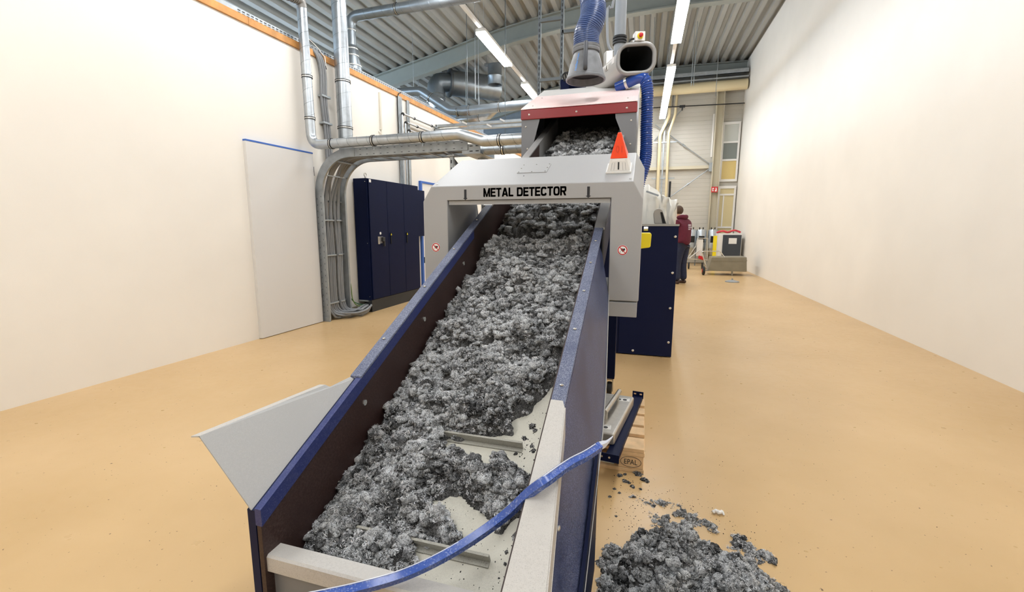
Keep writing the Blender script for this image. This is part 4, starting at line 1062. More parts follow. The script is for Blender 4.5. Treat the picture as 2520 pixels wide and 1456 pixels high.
# continuation tray and hanging struts at its free end
ct = thing('cable_tray', 'short perforated tray continuing past the end of the cable ladder', 'cable tray', W(5.5, 2.4, 2.25))
MB(W).box(5.21, 5.216, 2.26, 2.50, 2.24, 2.35).box(5.69, 5.696, 2.26, 2.50, 2.24, 2.35).box(5.21, 5.696, 2.26, 2.50, 2.236, 2.242).build('tray', m_zincd, ct)
so = MB(W)
for q in (2.36, 2.44): so.box(5.2075, 5.2099, q, q + .04, 2.26, 2.272).box(5.2075, 5.2099, q, q + .04, 2.32, 2.332)
so.build('slots', m_plinth, ct)
for q, a_, lb in ((2.10, 5.24, 'perforated steel post under the end of the cable ladder, left of the pair'), (2.36, 5.62, 'perforated steel post under the short tray, right of the pair')):
    t = thing('ladder_post', lb, 'post', W(a_, q, 0))
    MB(W).box(a_, a_ + .045, q - .022, q + .022, 0, 2.235).build('post', m_zincd, t)
    MB(W).box(a_ - .03, a_ + .075, q - .05, q + .05, 2.225, 2.237).build('head_plate', m_zincd, t)
    so = MB(W)
    for k in range(22): so.box(a_ - .002, a_ - .0001, q - .007, q + .007, .25 + k*.09, .29 + k*.09)
    so.build('slots', m_plinth, t)['kind'] = 'stuff'
for k in range(3):
    o = MB(W).tube(catmull([(5.45 + .04*k, 1.72, 2.33), (5.45 + .04*k, 1.94, 2.28), (5.45 + .04*k, 2.14, 2.02), (5.47 + .04*k, 2.30, 1.62), (5.47 + .04*k, 2.34, .9)], 6), .014, 8).build('drop_cable', m_cable, smooth=True)
    tag(o, ('nearest', 'middle', 'farthest')[k] + ' grey cable dropping off the end of the cable ladder', 'cable', 'cables dropping from the ladder end')
# cables in the ladder
for k in range(9):
    a_ = 5.25 + .038*k + (.045 if k > 5 else 0); j = random.uniform(-.008, .008)
    om = .15 + .026*((k*4) % 9); zf = .022 + .034*(k % 3)
    pts = [(6.12, .20 - .012*k, .06 + .02*(k % 4)), (5.95, om*.85, zf + .03), (5.72, om, zf), (a_ + .16, om - .02, zf), (a_ + .05, .11, .09 + .01*(k % 3)), (a_, .075, .25), (a_ + j, .07, .6), (a_ - j, .07, 1.0), (a_ + j*2, .07, 1.4), (a_ + .02*((k*5) % 3 - 1), .075, 1.72), (a_ + .02*((k*3) % 4 - 1), .14, 2.02), (a_ + .015*((k*7) % 3 - 1), .32, 2.26), (a_, .62, 2.335), (a_, 1.3, 2.335), (a_, 2.3, 2.335)]
    o = MB(W).tube(catmull(pts, 6), .017 if k < 6 else .021, 8).build('power_cable', m_cable, smooth=True)
    tag(o, '%s grey power cable in the cable ladder, counted from the left' % ('first', 'second', 'third', 'fourth', 'fifth', 'sixth', 'seventh', 'eighth', 'ninth')[k], 'cable', 'grey cables in the cable ladder')
for z_ in (.25, .95, 1.45):
    for q0, q1 in ((5.235, 5.46), (5.505, 5.60)):
        o = MB(W).box(q0, q1, .085, .105, z_ - .011, z_ + .011).build('cable_clamp', m_zincd, cl, bevel=.004)
gw = MB(W).tube(catmull([(5.73, .08, .62), (5.75, .10, .45), (5.76, .11, .25), (5.85, .12, .13), (6.05, .12, .10)], 6), .007, 7).build('earth_wire', mat('green_yellow_sheath', '#6f8f3a', .5), smooth=True)
tag(gw, 'thin green and yellow earth wire beside the cabinet base', 'wire')
gw = MB(W).tube(catmull([(5.74, .07, .30), (5.82, .09, .19), (5.95, .12, .13), (6.06, .16, .115)], 6), .007, 7).build('earth_wire', mat('green_sheath', '#2d6a3c', .5), smooth=True)
tag(gw, 'thin dark green earth wire beside the cabinet base', 'wire')

# round spiral ducts
def seams(path, r_, spacing, parent, T=W):
    P = [Vector(T(*p)) if T else Vector(p) for p in path]
    L = sum((P[i+1]-P[i]).length for i in range(len(P)-1))
    return helix(P, r_ + .0006, max(1, L/spacing), .0016, 26, 4).build('spiral_seam', m_seam, parent)
def ring(p, d, r_, parent):
    p = Vector(p); d = Vector(d)
    for s_ in (-.012, .012): MB().tube([p + d*(s_ - .004), p + d*(s_ + .004)], r_ + .008, 18).build('pipe_clamp', m_rubber, parent, smooth=True)
    MB().tube([p - d*.009, p + d*.009], r_ + .005, 18).build('clamp_band', m_screw, parent, smooth=True)
da = thing('spiral_duct', 'slim spiral duct coming down the white wall and turning out into the hall', 'duct', W(5.07, .12, 2.4))
vp_ = fillet([(5.07, .10, 4.14), (5.07, .12, 2.44), (5.07, 2.30, 2.44), (5.07, 2.60, 2.345), (5.07, 3.36, 2.345)], .16, 7)
MB(W).tube(vp_, .062, 22).build('duct', m_zinc, da, smooth=True)
seams([(5.07, .12, 2.68), (5.07, .10, 4.1)], .062, .17, da); seams([(5.07, .38, 2.44), (5.07, 2.15, 2.44)], .062, .15, da); seams([(5.07, 2.62, 2.345), (5.07, 3.3, 2.345)], .062, .15, da)
for p, d in (((5.07, .115, 3.30), (0, 0, 1)), ((5.07, .12, 2.78), (0, 0, 1))): ring(W(*p), d, .062, da)
for q, z_ in ((.45, 2.44), (1.10, 2.44), (1.80, 2.44), (2.80, 2.345)):
    ring(W(5.07, q, z_), WN, .062, da)
    MB(W).cyl((5.07, q, z_ - .11), (5.07, q, z_ - .06), .008, 8).build('clamp_stud', m_zincd, da)
fe = thing('flexible_duct', 'ribbed grey flexible duct elbow at the top left corner', 'duct', W(4.7, .1, 4.2))
fp = catmull([(5.07, .10, 4.13), (5.05, .10, 4.19), (4.98, .10, 4.21), (4.80, .10, 4.19), (4.62, .10, 4.17), (4.4, .08, 4.12), (4.2, .05, 3.95)], 8)
MB(W).tube(fp, [.066]*len(fp), 18).build('hose', mat('grey_flex', '#7f7c78', .5, .4), fe, smooth=True)
helix([Vector(W(*p)) for p in fp[16:]], .068, 26, .005, 18).build('helix_rib', m_zincd, fe, smooth=True)
db = thing('large_spiral_duct', 'wide spiral duct running straight up the white wall', 'duct', W(5.73, .15, 2.5))
MB(W).cyl((5.73, .16, 2.46), (5.73, .16, 5.95), .102, 28).build('duct', m_zinc, db, smooth=True)
seams([(5.73, .16, 2.5), (5.73, .16, 5.9)], .102, .20, db)
for z_ in (3.42, 2.78): ring(W(5.73, .16, z_), (0, 0, 1), .102, db)
dc_ = thing('elbowed_duct', 'dark elbowed duct behind the partition running under the roof', 'duct', (-4.95, 7.22, 3.9))
m_zdark = mat('dull_zinc', '#8d9499', .38, .75, var=.1)
MB().tube(fillet([(-4.95, 7.22, 4.36), (-4.95, 7.22, 4.90), (-2.6, 7.22, 4.92)], .17, 8), .085, 22).build('duct', m_zdark, dc_, smooth=True)
MB().lathe([(.16, 3.75), (.16, 4.08), (.115, 4.26), (.115, 4.36), (.10, 4.38), (.085, 4.44)], (-4.95, 7.22, 0), 22).build('reducer', m_zdark, dc_, smooth=True)
for z_, r__ in ((4.1, .163), (4.27, .12), (4.38, .108), (4.68, .09)): MB().lathe([(r__, -.012), (r__ + .004, 0), (r__, .012)], (-4.95, 7.22, z_), 22).build('seam_band', m_screw, dc_, smooth=True)
ring((-4.05, 7.22, 4.91), (1, 0, 0), .085, dc_); MB().cyl((-4.05, 7.22, 5.0), (-4.05, 7.22, 6.4), .005, 6).build('hanger_rod', m_zincd, dc_)
seams([(-4.7, 7.22, 4.902), (-2.7, 7.22, 4.92)], .085, .17, dc_, None)
lr_ = thing('lower_duct', 'shorter spiral duct just below the slim duct beside the hood', 'duct', (-1.6, 5.4, 2.25))
MB().cyl((-2.0, 5.42, 2.285), (-1.19, 5.40, 2.285), .055, 20).build('duct', m_zincd, lr_, smooth=True)
ring((-1.66, 5.41, 2.285), (1, 0, 0), .055, lr_)
seams([(-1.95, 5.42, 2.285), (-1.2, 5.40, 2.285)], .055, .14, lr_, None)

# cable bundle up the wall
for k in range(3):
    a_ = 5.40 + .045*k
    o = MB(W).tube(catmull([(a_ + .04, .05, 2.30), (a_ + .03, .05, 2.7), (a_ - .005, .05, 3.1), (a_ + .01, .05, 3.45), (a_ - .03, .04, 3.66), (a_ - .10, -.02, 3.76)], 6), .019, 10).build('wall_cable', m_cable, smooth=True)
    tag(o, ('left', 'middle', 'right')[k] + ' thick grey cable clipped to the wall between the two vertical ducts', 'cable', 'cables clipped to the wall')
for z_ in (3.16, 2.80):
    o = MB(W).box(5.38, 5.56, 0, .08, z_ - .015, z_ + .015).build('cable_saddle', m_zincd, bevel=.006)
    tag(o, 'upper saddle clamp on the wall cables' if z_ > 3 else 'lower saddle clamp on the wall cables', 'clamp')
o = MB(W).tube(catmull([(5.30, -.02, 3.86), (5.38, .02, 3.80), (5.46, .05, 3.72), (5.50, .06, 3.68), (5.51, .06, 3.58)], 6), .007, 6).build('white_wire', m_white, smooth=True)
tag(o, 'thin white wire bending over the pine beam', 'wire')
o = MB(W).prism([(5.42, .021, 3.74), (5.50, .021, 3.70), (5.56, .021, 3.55), (5.54, .021, 3.55), (5.47, .021, 3.66)], (0, .012, 0)).build('edge_guard', m_rubber)
tag(o, 'black rubber edge guard where cables cross the beam', 'guard')
# conduits further along
cst = MB(W).box(6.83, 6.87, 0, .03, 2.98, 3.58).build('cable_duct', mat('cream_plastic', '#d9d3c4', .5), bevel=.003)
tag(cst, 'short cream cable duct hanging on the white wall', 'cable duct')
o = MB(W).tube(catmull([(6.85, .02, 2.98), (6.85, .03, 2.93), (6.80, .05, 2.90), (6.74, .04, 2.93), (6.78, .04, 2.89), (6.88, .05, 2.90)], 6), .006, 6).build('wire_loop', mat('cream_plastic', '#d9d3c4', .5), smooth=True)
tag(o, 'loop of cream wire below the cable duct', 'wire')
for k, a_ in enumerate((7.40, 7.445, 7.49)):
    o = MB(W).cyl((a_, .03, 2.0), (a_, .03, 3.66), .017, 10).build('wall_conduit', m_zincd, smooth=True)
    tag(o, ('left', 'middle', 'right')[k] + ' zinc conduit of the left cluster on the wall behind the cabinet', 'conduit', 'left conduit cluster')
for k, a_ in enumerate((7.70, 7.745)):
    o = MB(W).cyl((a_, .03, 2.0), (a_, .03, 3.66), .017, 10).build('wall_conduit', m_zincd, smooth=True)
    tag(o, ('left', 'right')[k] + ' zinc conduit of the right cluster on the wall behind the cabinet', 'conduit', 'right conduit cluster')
o = MB(W).tube(catmull([(7.52, .02, 3.75), (7.42, .03, 3.70), (7.37, .03, 3.55), (7.38, .03, 3.0), (7.39, .03, 2.2)], 6), .007, 6).build('black_cable', m_rubber, smooth=True)
tag(o, 'thin black cable running down beside the conduits', 'cable')
for z_, a_, lb in ((3.36, 7.40, 'top'), (3.23, 7.50, 'middle'), (3.11, 7.60, 'lowest')):
    t = thing('air_pipe', lb + ' of three slim steel air pipes along the white wall', 'pipe', W(a_, .10, 2.4))
    MB(W).tube(fillet([(a_, .10, 2.05), (a_, .10, z_), (a_ + 2.0, .10, z_)], .05, 4), .017, 10).build('pipe', m_zinc, t, smooth=True)
    MB(W).ball((a_ + .02, .10, z_ - .01), .034, 6).build('elbow_fitting', m_rubber, t)
    for q in (.42, 1.1): MB(W).tube([(a_ + q - .012, .10, z_), (a_ + q + .012, .10, z_)], .025, 10).build('pipe_clip', m_rubber, t)

# far bundle of ducts under the roof
fd = thing('far_duct', 'dull duct run crossing from the partition towards the red hood under the roof', 'duct', (-4.2, 10.5, 4))
MB().tube(fillet([(-6.0, 10.5, 4.62), (-5.30, 10.5, 4.60), (-4.55, 10.5, 4.10), (-4.2, 10.5, 4.06), (-2.4, 10.45, 4.09)], .25, 6), .105, 20).build('duct', m_zdark, fd, smooth=True)
for p, d in (((-5.05, 10.5, 4.43), (.83, 0, -.55)), ((-4.35, 10.5, 4.06), (1, 0, 0)), ((-4.05, 10.5, 4.065), (1, 0, 0)), ((-3.3, 10.47, 4.075), (1, 0, 0))): ring(p, d, .105, fd)
for x_ in (-5.5, -3.9): MB().cyl((x_, 10.5, 4.3), (x_, 10.5, roof(x_)), .006, 6).build('hanger_rod', m_zincd, fd)
si = thing('duct_silencer', 'large round silencer with elbow hanging under the roof', 'silencer', (-5.6, 13, 5.4))
MB().tube([(-5.75, 13.35, 5.62), (-4.55, 14.3, 5.62)], .36, 28).build('drum', m_zdark, si, smooth=True)
MB().tube([(-5.80, 13.31, 5.62), (-5.75, 13.35, 5.62)], .40, 28).build('end_flange', mat('dark_zinc', '#5f6366', .5, .4), si, smooth=True)
MB().tube(fillet([(-5.75, 13.35, 5.62), (-6.13, 13.15, 5.62), (-6.13, 13.12, 5.10)], .40, 8), .27, 24).build('elbow', m_zdark, si, smooth=True)
for z_ in (5.05, 5.15, 5.25): MB().lathe([(.27, -.01), (.282, 0), (.27, .01)], (-6.13, 13.12, z_), 24).build('seam_band', m_screw, si, smooth=True)
MB().tube([(-6.13, 13.12, 5.10), (-6.08, 13.10, 4.84)], [.26, .16], 20).build('reducer', m_zinc, si, smooth=True)
for p in ((-5.5, 13.55), (-4.8, 14.1)): MB().cyl((p[0], p[1], 5.9), (p[0], p[1], roof(p[0])), .008, 6).build('hanger_rod', m_zincd, si)
s2 = thing('short_duct', 'short upright duct collar beside the big silencer', 'duct', (-5.3, 14, 5.3))
MB().lathe([(.20, 5.40), (.20, 5.62), (.215, 5.64), (.20, 5.66), (.20, 5.95)], (-4.30, 13.2, 0), 22).build('duct', m_zdark, s2, smooth=True)
MB().box(-4.6, -3.9, 13.15, 13.25, 5.93, 6.0).build('carrier', m_zincd, s2)
MB().cyl((-4.55, 13.2, 6.0), (-4.55, 13.2, 6.4), .008, 6).build('hanger_rod', m_zincd, s2)
MB().cyl((-3.95, 13.2, 6.0), (-3.95, 13.2, 6.5), .008, 6).build('hanger_rod', m_zincd, s2)
s3 = thing('silver_duct', 'bright short duct behind the partition below the far duct run', 'duct', (-4.2, 10.9, 3.9))
MB().tube(fillet([(-4.6, 11, 3.98), (-3.75, 11, 4.02), (-3.5, 11, 4.22)], .15, 5), .085, 18).build('duct', m_zinc, s3, smooth=True)
ring((-4.0, 11, 4.01), (1, 0, 0), .09, s3); MB().cyl((-4.0, 11, 4.09), (-4.0, 11, roof(-4.0) + .02), .006, 6).build('hanger_rod', m_zincd, s3)
ah = thing('air_handler', 'blue grey ventilation casing hanging behind the partition', 'ventilation unit', (-5.75, 13.2, 4.05))
MB().box(-6.6, -4.9, 12.6, 13.9, 4.05, 4.75).build('casing', mat('blue_grey_casing', '#6f7f8d', .5), ah, bevel=.01)
for x_ in (-6.5, -5.0):
    for y_ in (12.7, 13.8): MB().cyl((x_, y_, 4.75), (x_, y_, roof(x_) + .02), .01, 6).build('hanger_rod', m_zincd, ah)
for y_, z_, lb in ((8.98, 3.41, 'upper'), (8.9, 3.31, 'lower')):
    t = thing('cable_trunking', lb + ' of two grey trunking bars crossing towards the hood', 'trunking', (-3, y_, z_))
    MB().box(-4.2, -.9, y_ - .05, y_ + .05, z_ - .025, z_ + .025).build('bar', m_zincd, t)
    MB().box(-4.24, -4.18, y_ - .05, y_ + .05, z_ - .03, z_ + .04).build('end_bracket', m_white, t)
    for x_ in ((-3.55, -2.75) if lb == 'upper' else (-3.0, )): MB().obox((x_, y_ - .06, z_ + .02), (.10, 0, -.05), (0, .01, 0), (.01, 0, .03)).build('clip', m_white, t)
for k, (x_, y_) in enumerate(((-2.9, 9.6), (-3.75, 9.6))):
    o = MB().cyl((x_, y_, 3.3), (x_, y_, roof(x_) + .02), .007, 6).build('hanger_strut', m_zdk); tag(o, 'thin hanger strut left of the hood, %s of two' % ('right' if k == 0 else 'left'), 'strut')
# perforated strut frame above the hood
sf = thing('hanging_strut_pair', 'pair of dark perforated struts with cross bars hanging behind the hood', 'frame', (-1.3, 6.5, 3.1))
for x_ in (-1.47, -1.16):
    MB().box(x_ - .02, x_ + .02, 6.48, 6.52, 2.9, 6.8).build('strut', m_zdk, sf)
    so = MB()
    for k in range(40): so.box(x_ - .007, x_ + .007, 6.477, 6.4799, 3.0 + k*.07, 3.04 + k*.07)
    so.build('slots', m_plinth, sf)['kind'] = 'stuff'
for z_ in (4.12, 3.36): MB().box(-1.47, -1.16, 6.47, 6.51, z_ - .02, z_ + .02).build('cross_bar', m_zdk, sf)
MB().box(-1.16, -.75, 6.48, 6.52, 3.93, 3.97).box(-.79, -.75, 6.48, 6.52, 3.2, 3.97).build('side_arm', m_zdk, sf)
# ------------------------------------------------------------------ right side of the conveyor
mh = thing('machine_housing', 'navy blue machine housing with bolted front panel right of the metal detector', 'machine', (-.4, 5.7, 0))
MB().box(-1.45, .345, 4.925, 6.6, .02, 1.372).build('casing', m_navy2, mh)
MB().box(-.202, .345, 4.91, 4.925, .01, 1.385).build('front_panel', m_navy2, mh, bevel=.003)
MB().box(-1.45, -.206, 4.91, 4.925, .01, 1.385).build('front_panel', m_navy2, mh, bevel=.003)
MB().box(-1.46, .35, 4.905, 6.6, 1.372, 1.392).build('top_plate', m_railgrey, mh)
for x_, z_ in ((.317, 1.267), (.310, .899), (.307, .531), (.310, .167), (-.045, .05), (-.175, .7)):
    MB().lathe([(.013, 0), (.013, -.004), (.006, -.008), (.0005, -.008)], (x_, 4.91, z_), 12, 'y').build('panel_bolt', m_screw, mh)
cp = thing('control_panel', 'tilted grey control panel with black screen on the navy housing', 'control panel', (.17, 5.05, 1.39))
ctl = [(.112, 1.395), (.100, 1.47), (.098, 1.50), (.106, 1.53), (.128, 1.55), (.155, 1.552), (.175, 1.545), (.19, 1.53), (.236, 1.395)]
MB().prism([(x_, 5.02, z_) for x_, z_ in ctl], (0, .09, 0)).build('case', mat('warm_grey_plastic', '#a7a39b', .4), cp, bevel=.008)
MB().prism([(.165, 5.015, 1.515), (.185, 5.015, 1.515), (.225, 5.015, 1.40), (.192, 5.015, 1.40)], (0, .005, 0)).build('screen', m_black, cp)
# sheeted machine behind
ps = thing('sheeted_machine', 'pale machine wrapped in translucent plastic sheet behind the navy housing', 'machine', (.15, 7.0, 0))
m_film = mat('plastic_film', '#f4f2ea', .25, spec=.6, bump=.5, bscale=9, alpha=.8)
MB().box(-.30, .28, 6.75, 7.4, 0, 1.60).build('machine_body', mat('cream_machine', '#dcd9c6', .5), ps)
rs = np.random.default_rng(3); gx, gz = 13, 15; v = []
for j in range(gz+1):
    t_ = j/gz
    for i in range(gx+1):
        u = i/gx; top = 1.93 - .22*abs(u - .25)/.75 - (.02 if u > .5 else 0)
        z_ = .4 + (top - .4)*min(t_*1.25, 1); dpt = 0 if t_ < .8 else (t_ - .8)/.2
        v.append((-.12 + .53*u + .015*rs.normal()*(1 - dpt) - .06*(1-t_)*0, 6.55 + dpt*.8 + .03*rs.normal(), z_ + (.02*rs.normal() if t_ >= .8 else 0)))
f = [(j*(gx+1)+i, j*(gx+1)+i+1, (j+1)*(gx+1)+i+1, (j+1)*(gx+1)+i) for j in range(gz) for i in range(gx)]
o = MB().add(v, f).build('plastic_sheet', m_film, ps, smooth=True, angle=180)
sd = []
for j in range(9):
    for i in range(7): sd.append((.41 + .02*rs.normal(), 6.55 + .8*i/6, .4 + 1.28*j/8))
MB().add(sd, [(j*7+i, j*7+i+1, (j+1)*7+i+1, (j+1)*7+i) for j in range(8) for i in range(6)]).build('plastic_sheet', m_film, ps, smooth=True, angle=180)
MB().obox((.10, 6.48, 1.80), (.16, 0, -.06), (0, .02, 0), (.01, 0, .02)).build('tape', m_zincd, ps)
po = MB().box(.355, .385, 7.6, 7.63, 0, 2.05).build('support_post', m_rubber); tag(po, 'short black post standing behind the sheeted machine', 'post')

# pallet
m_pine = mat('pallet_pine', '#d9b78c', .7, var=.16, vscale=16, bump=.3, bscale=60)
pa = thing('wooden_pallet', 'pale wooden pallet on the floor beside the conveyor', 'pallet', (-.53, 2.88, 0))
X0, X1, Yp = -1.13, .066, 2.475
for y_, wd_ in ((0, .145), (.1925, .10), (.3275, .145), (.5075, .10), (.655, .145)):
    MB().box(X0 + random.uniform(-.004, .004), X1 + random.uniform(-.004, .004), Yp + y_, Yp + y_ + wd_, .122, .144).build('deck_board', m_pine, pa, bevel=.003)
for x_ in (X0, (X0 + X1)/2 - .0725, X1 - .145): MB().box(x_, x_ + .145, Yp, Yp + .8, .100, .1215).build('stringer_board', m_pine, pa, bevel=.002)
for y_, wd_ in ((0, .10), (.3275, .145), (.70, .10)):
    for x_ in (X0, (X0 + X1)/2 - .0725, X1 - .145): MB().box(x_ + .004, x_ + .141, Yp + y_ + .002, Yp + y_ + wd_ - .002, .022, .0995).build('block', m_pine, pa, bevel=.004)
    MB().box(X0, X1, Yp + y_, Yp + y_ + wd_, 0, .0215).build('bottom_board', m_pine, pa, bevel=.002)
bxc, bzc, yy = X1 - .072, .062, Yp + .0012
text_obj('lettering', 'EPAL', m_print, pa, lambda u, v: (bxc - .036 + u, yy, bzc - .015 + v), .072, .030, .004)['label'] = 'burned EPAL mark'
MB().tube([Vector((bxc + .056*math.cos(2*PI*k/32), yy, bzc + .031*math.sin(2*PI*k/32))) for k in range(32)], .0013, 5, closed=True).build('oval_mark', m_print, pa)
# navy channel on the pallet
ch = thing('steel_channel', 'navy steel channel lying on the pallet with drilled end plates', 'channel', (0, 2.8, .15))
p0, p1 = Vector((-.105, 2.30, .165)), Vector((.02, 3.24, .165))
dch = (p1 - p0).normalized(); sch = Vector((dch.y, -dch.x, 0))
MB().obox((p0 + p1)/2, dch*(p1 - p0).length, sch*.062, Vector((0, 0, .012))).build('web', m_navy, ch)
for s_ in (-.031, .031): MB().obox((p0 + p1)/2 + sch*s_ - Vector((0, 0, .010)), dch*(p1 - p0).length, sch*.005, Vector((0, 0, .03))).build('flange', m_navy, ch)
e1 = MB().obox(p1 + Vector((0, 0, .012)), dch*.006, sch*.075, Vector((0, 0, .05))).build('end_plate', m_navy, ch)
for s_ in (-.02, .02): MB().obox(p1 + sch*s_ + Vector((0, 0, .02)) - dch*.0035, dch*.001, sch*.016, Vector((0, 0, .01))).build('bolt_hole', m_pine, e1)
e0 = MB().obox(p0 - sch*.035 + Vector((0, 0, -.004)), dch*.006, sch*.15, Vector((0, 0, .045))).build('end_plate', m_navy, ch)
for s_ in (-.01, -.05): MB().cyl(p0 + sch*s_ - dch*.004, p0 + sch*s_ - dch*.007, .006, 10).build('bolt', m_screw, e0)
MB().obox(p0 - sch*.05 + dch*.03 + Vector((0, 0, -.03)), dch*.06, sch*.13, Vector((0, 0, .008))).build('lower_plate', m_zincd, ch)
# stainless cover on the channel
sc_ = thing('stainless_cover', 'brushed stainless cover with bar handle resting on the pallet', 'cover', (-.12, 2.75, .18))
q = [Vector((-.30, 2.44, .24)), Vector((-.098, 2.42, .24)), Vector((-.005, 3.03, .24)), Vector((-.29, 3.06, .24))]
MB().prism(q, (0, 0, -.068)).build('cover', m_steel, sc_, bevel=.012, seg=3)
MB().cyl((-.165, 2.58, .295), (-.10, 2.96, .295), .014, 16).build('handle', m_steel, sc_, smooth=True)
for t_ in (.1, .9):
    c = Vector((-.165, 2.58, 0)).lerp(Vector((-.10, 2.96, 0)), t_); MB().cyl(c + Vector((0, 0, .24)), c + Vector((0, 0, .295)), .008, 10).build('handle_stud', m_steel, sc_)
for c, col_ in (((-.075, 2.955, .2405), m_print), ((-.165, 2.50, .2405), m_yellow)):
    c = Vector(c); lb = MB().obox(c, (.085, 0, 0), (0, .055, 0), (0, 0, .001)).build('label_plate', m_white, sc_)
    MB().lathe([(.0005, 0), (.012, 0), (.012, .001), (.0005, .001)], c + Vector((-.022, -.006, .0006)), 12).build('symbol', col_, lb)
    MB().lathe([(.0005, 0), (.014, 0), (.014, .001), (.0005, .001)], c + Vector((.012, -.006, .0006)), 12).build('symbol', m_print, lb)
    MB().obox(c + Vector((0, .017, .001)), (.07, 0, 0), (0, .003, 0), (0, 0, .0006)).build('print_line', m_hoodside, lb)

# ------------------------------------------------------------------ person in the background
pr = thing('person', 'person in maroon hoodie and dark jeans standing with back turned by the sheeted machine', 'person', (.90, 11.5, 0))
m_skin = mat('skin', '#d8a88c', .5); m_hair = mat('brown_hair', '#4a3626', .7, var=.2, vscale=60)
m_hoodie = mat('maroon_fleece', '#5c182d', .85, var=.1, vscale=20); m_jean = mat('dark_denim', '#1d2540', .8, var=.2, vscale=30)
m_shoe = mat('brown_leather', '#3a241c', .5); m_fur = mat('pale_hood_lining', '#d8cfc8', .9)
F_ = Vector((-.80, .60, 0)).normalized(); S_ = Vector((F_.y, -F_.x, 0))      # facing, and his right-hand side
base = Vector((.90, 11.5, 0))
def pp(fw, sd_, z_): return base + F_*fw + S_*sd_ + Vector((0, 0, z_))
def skin(name, verts, edges, radii, material, parent, root=0, lev=2):
    me = bpy.data.meshes.new(name); me.from_pydata([tuple(v) for v in verts], edges, [])
    o = bpy.data.objects.new(name, me); COL.objects.link(o); me.materials.append(material)
    md_ = o.modifiers.new('skin', 'SKIN'); md_.use_smooth_shade = True
    for i, r__ in enumerate(radii):
        me.skin_vertices[0].data[i].radius = r__ if hasattr(r__, '__len__') else (r__, r__); me.skin_vertices[0].data[i].use_root = (i == root)
    s_ = o.modifiers.new('subdivision', 'SUBSURF'); s_.levels = lev; s_.render_levels = lev
    if parent is not None: attach(o, parent)
    return o
hip, wst, chs, nck, hd0, hd1 = pp(0, 0, .92), pp(.0, 0, 1.10), pp(.03, 0, 1.36), pp(.10, 0, 1.53), pp(.14, 0, 1.63), pp(.16, 0, 1.74)
body = skin('body', [hip, wst, chs, nck, hd0, hd1, pp(.05, .19, 1.44), pp(.06, .25, 1.18), pp(.22, .24, .99), pp(.30, .23, .95), pp(.05, -.19, 1.44), pp(.10, -.25, 1.18), pp(.30, -.22, 1.06), pp(.38, -.21, 1.04), pp(0, .10, .84), pp(.02, .10, .47), pp(-.02, .11, .08), pp(0, -.10, .84), pp(.03, -.11, .47), pp(.0, -.12, .08)],
     [(0, 1), (1, 2), (2, 3), (3, 4), (4, 5), (2, 6), (6, 7), (7, 8), (8, 9), (2, 10), (10, 11), (11, 12), (12, 13), (0, 14), (14, 15), (15, 16), (0, 17), (17, 18), (18, 19)],
     [.07, .08, .10, .055, .078, .085, .06, .045, .032, .036, .06, .045, .032, .036, .085, .06, .04, .085, .06, .04], m_skin, pr)
for s_ in (1, -1):                      # fingers and thumbs
    hx = .30 if s_ > 0 else .38; hz = .95 if s_ > 0 else 1.04
    for k in range(4): skin('finger', [pp(hx + .01, s_*(.23 if s_ > 0 else .21) + (k - 1.5)*.018, hz), pp(hx + .06, s_*(.23 if s_ > 0 else .21) + (k - 1.5)*.019, hz - .005), pp(hx + .085 - abs(k - 1.4)*.008, s_*(.23 if s_ > 0 else .21) + (k - 1.5)*.019, hz - .03)], [(0, 1), (1, 2)], [.010, .009, .008], m_skin, pr, lev=1)
    skin('thumb', [pp(hx - .01, s_*.20, hz), pp(hx + .02, s_*.175, hz - .005), pp(hx + .05, s_*.17, hz - .02)], [(0, 1), (1, 2)], [.012, .010, .009], m_skin, pr, lev=1)
skin('hoodie', [pp(0, 0, .88), pp(-.01, 0, 1.08), pp(0, 0, 1.30), pp(.03, 0, 1.42), pp(.07, 0, 1.50), pp(.04, .19, 1.44), pp(.05, .26, 1.20), pp(.20, .25, 1.01), pp(.04, -.19, 1.44), pp(.09, -.26, 1.20), pp(.28, -.23, 1.07)],
     [(0, 1), (1, 2), (2, 3), (3, 4), (3, 5), (5, 6), (6, 7), (3, 8), (8, 9), (9, 10)], [(.22, .19), (.22, .19), (.225, .195), (.19, .16), .11, .095, .08, .06, .095, .08, .06], m_hoodie, pr)
skin('hood', [pp(-.01, .09, 1.58), pp(-.07, 0, 1.56), pp(-.01, -.09, 1.58), pp(.12, .09, 1.55), pp(.12, -.09, 1.55)], [(0, 1), (1, 2), (0, 3), (2, 4)], [.055, .06, .055, .04, .04], m_hoodie, pr, 1)
skin('hood_lining', [pp(.04, .08, 1.605), pp(.0, 0, 1.60), pp(.04, -.08, 1.605)], [(0, 1), (1, 2)], [.04, .045, .04], m_fur, pr, 1)
skin('jeans', [pp(-.01, 0, 1.06), pp(0, .10, .84), pp(.03, .11, .48), pp(-.02, .12, .07), pp(0, -.10, .84), pp(.04, -.11, .48), pp(.0, -.12, .07)], [(0, 1), (1, 2), (2, 3), (0, 4), (4, 5), (5, 6)], [(.17, .15), .13, .10, .085, .13, .10, .085], m_jean, pr)
for s_, f0 in ((.12, -.02), (-.12, 0)):
    skin('shoe', [pp(f0 - .07, s_, .045), pp(f0 + .05, s_, .045), pp(f0 + .17, s_ + .01, .035)], [(0, 1), (1, 2)], [.045, .045, .035], m_shoe, pr, 1)
hc = pp(.15, 0, 1.71)
hv = MB().ball(hc - F_*.012 + Vector((0, 0, .02)), .106, 10, (1, 1, 1.08)); hv.build('hair', m_hair, pr, smooth=True)
MB().ball(hc + F_*.035 - Vector((0, 0, .03)), .086, 10, (1, 1, 1.2)).build('face', m_skin, pr, smooth=True)
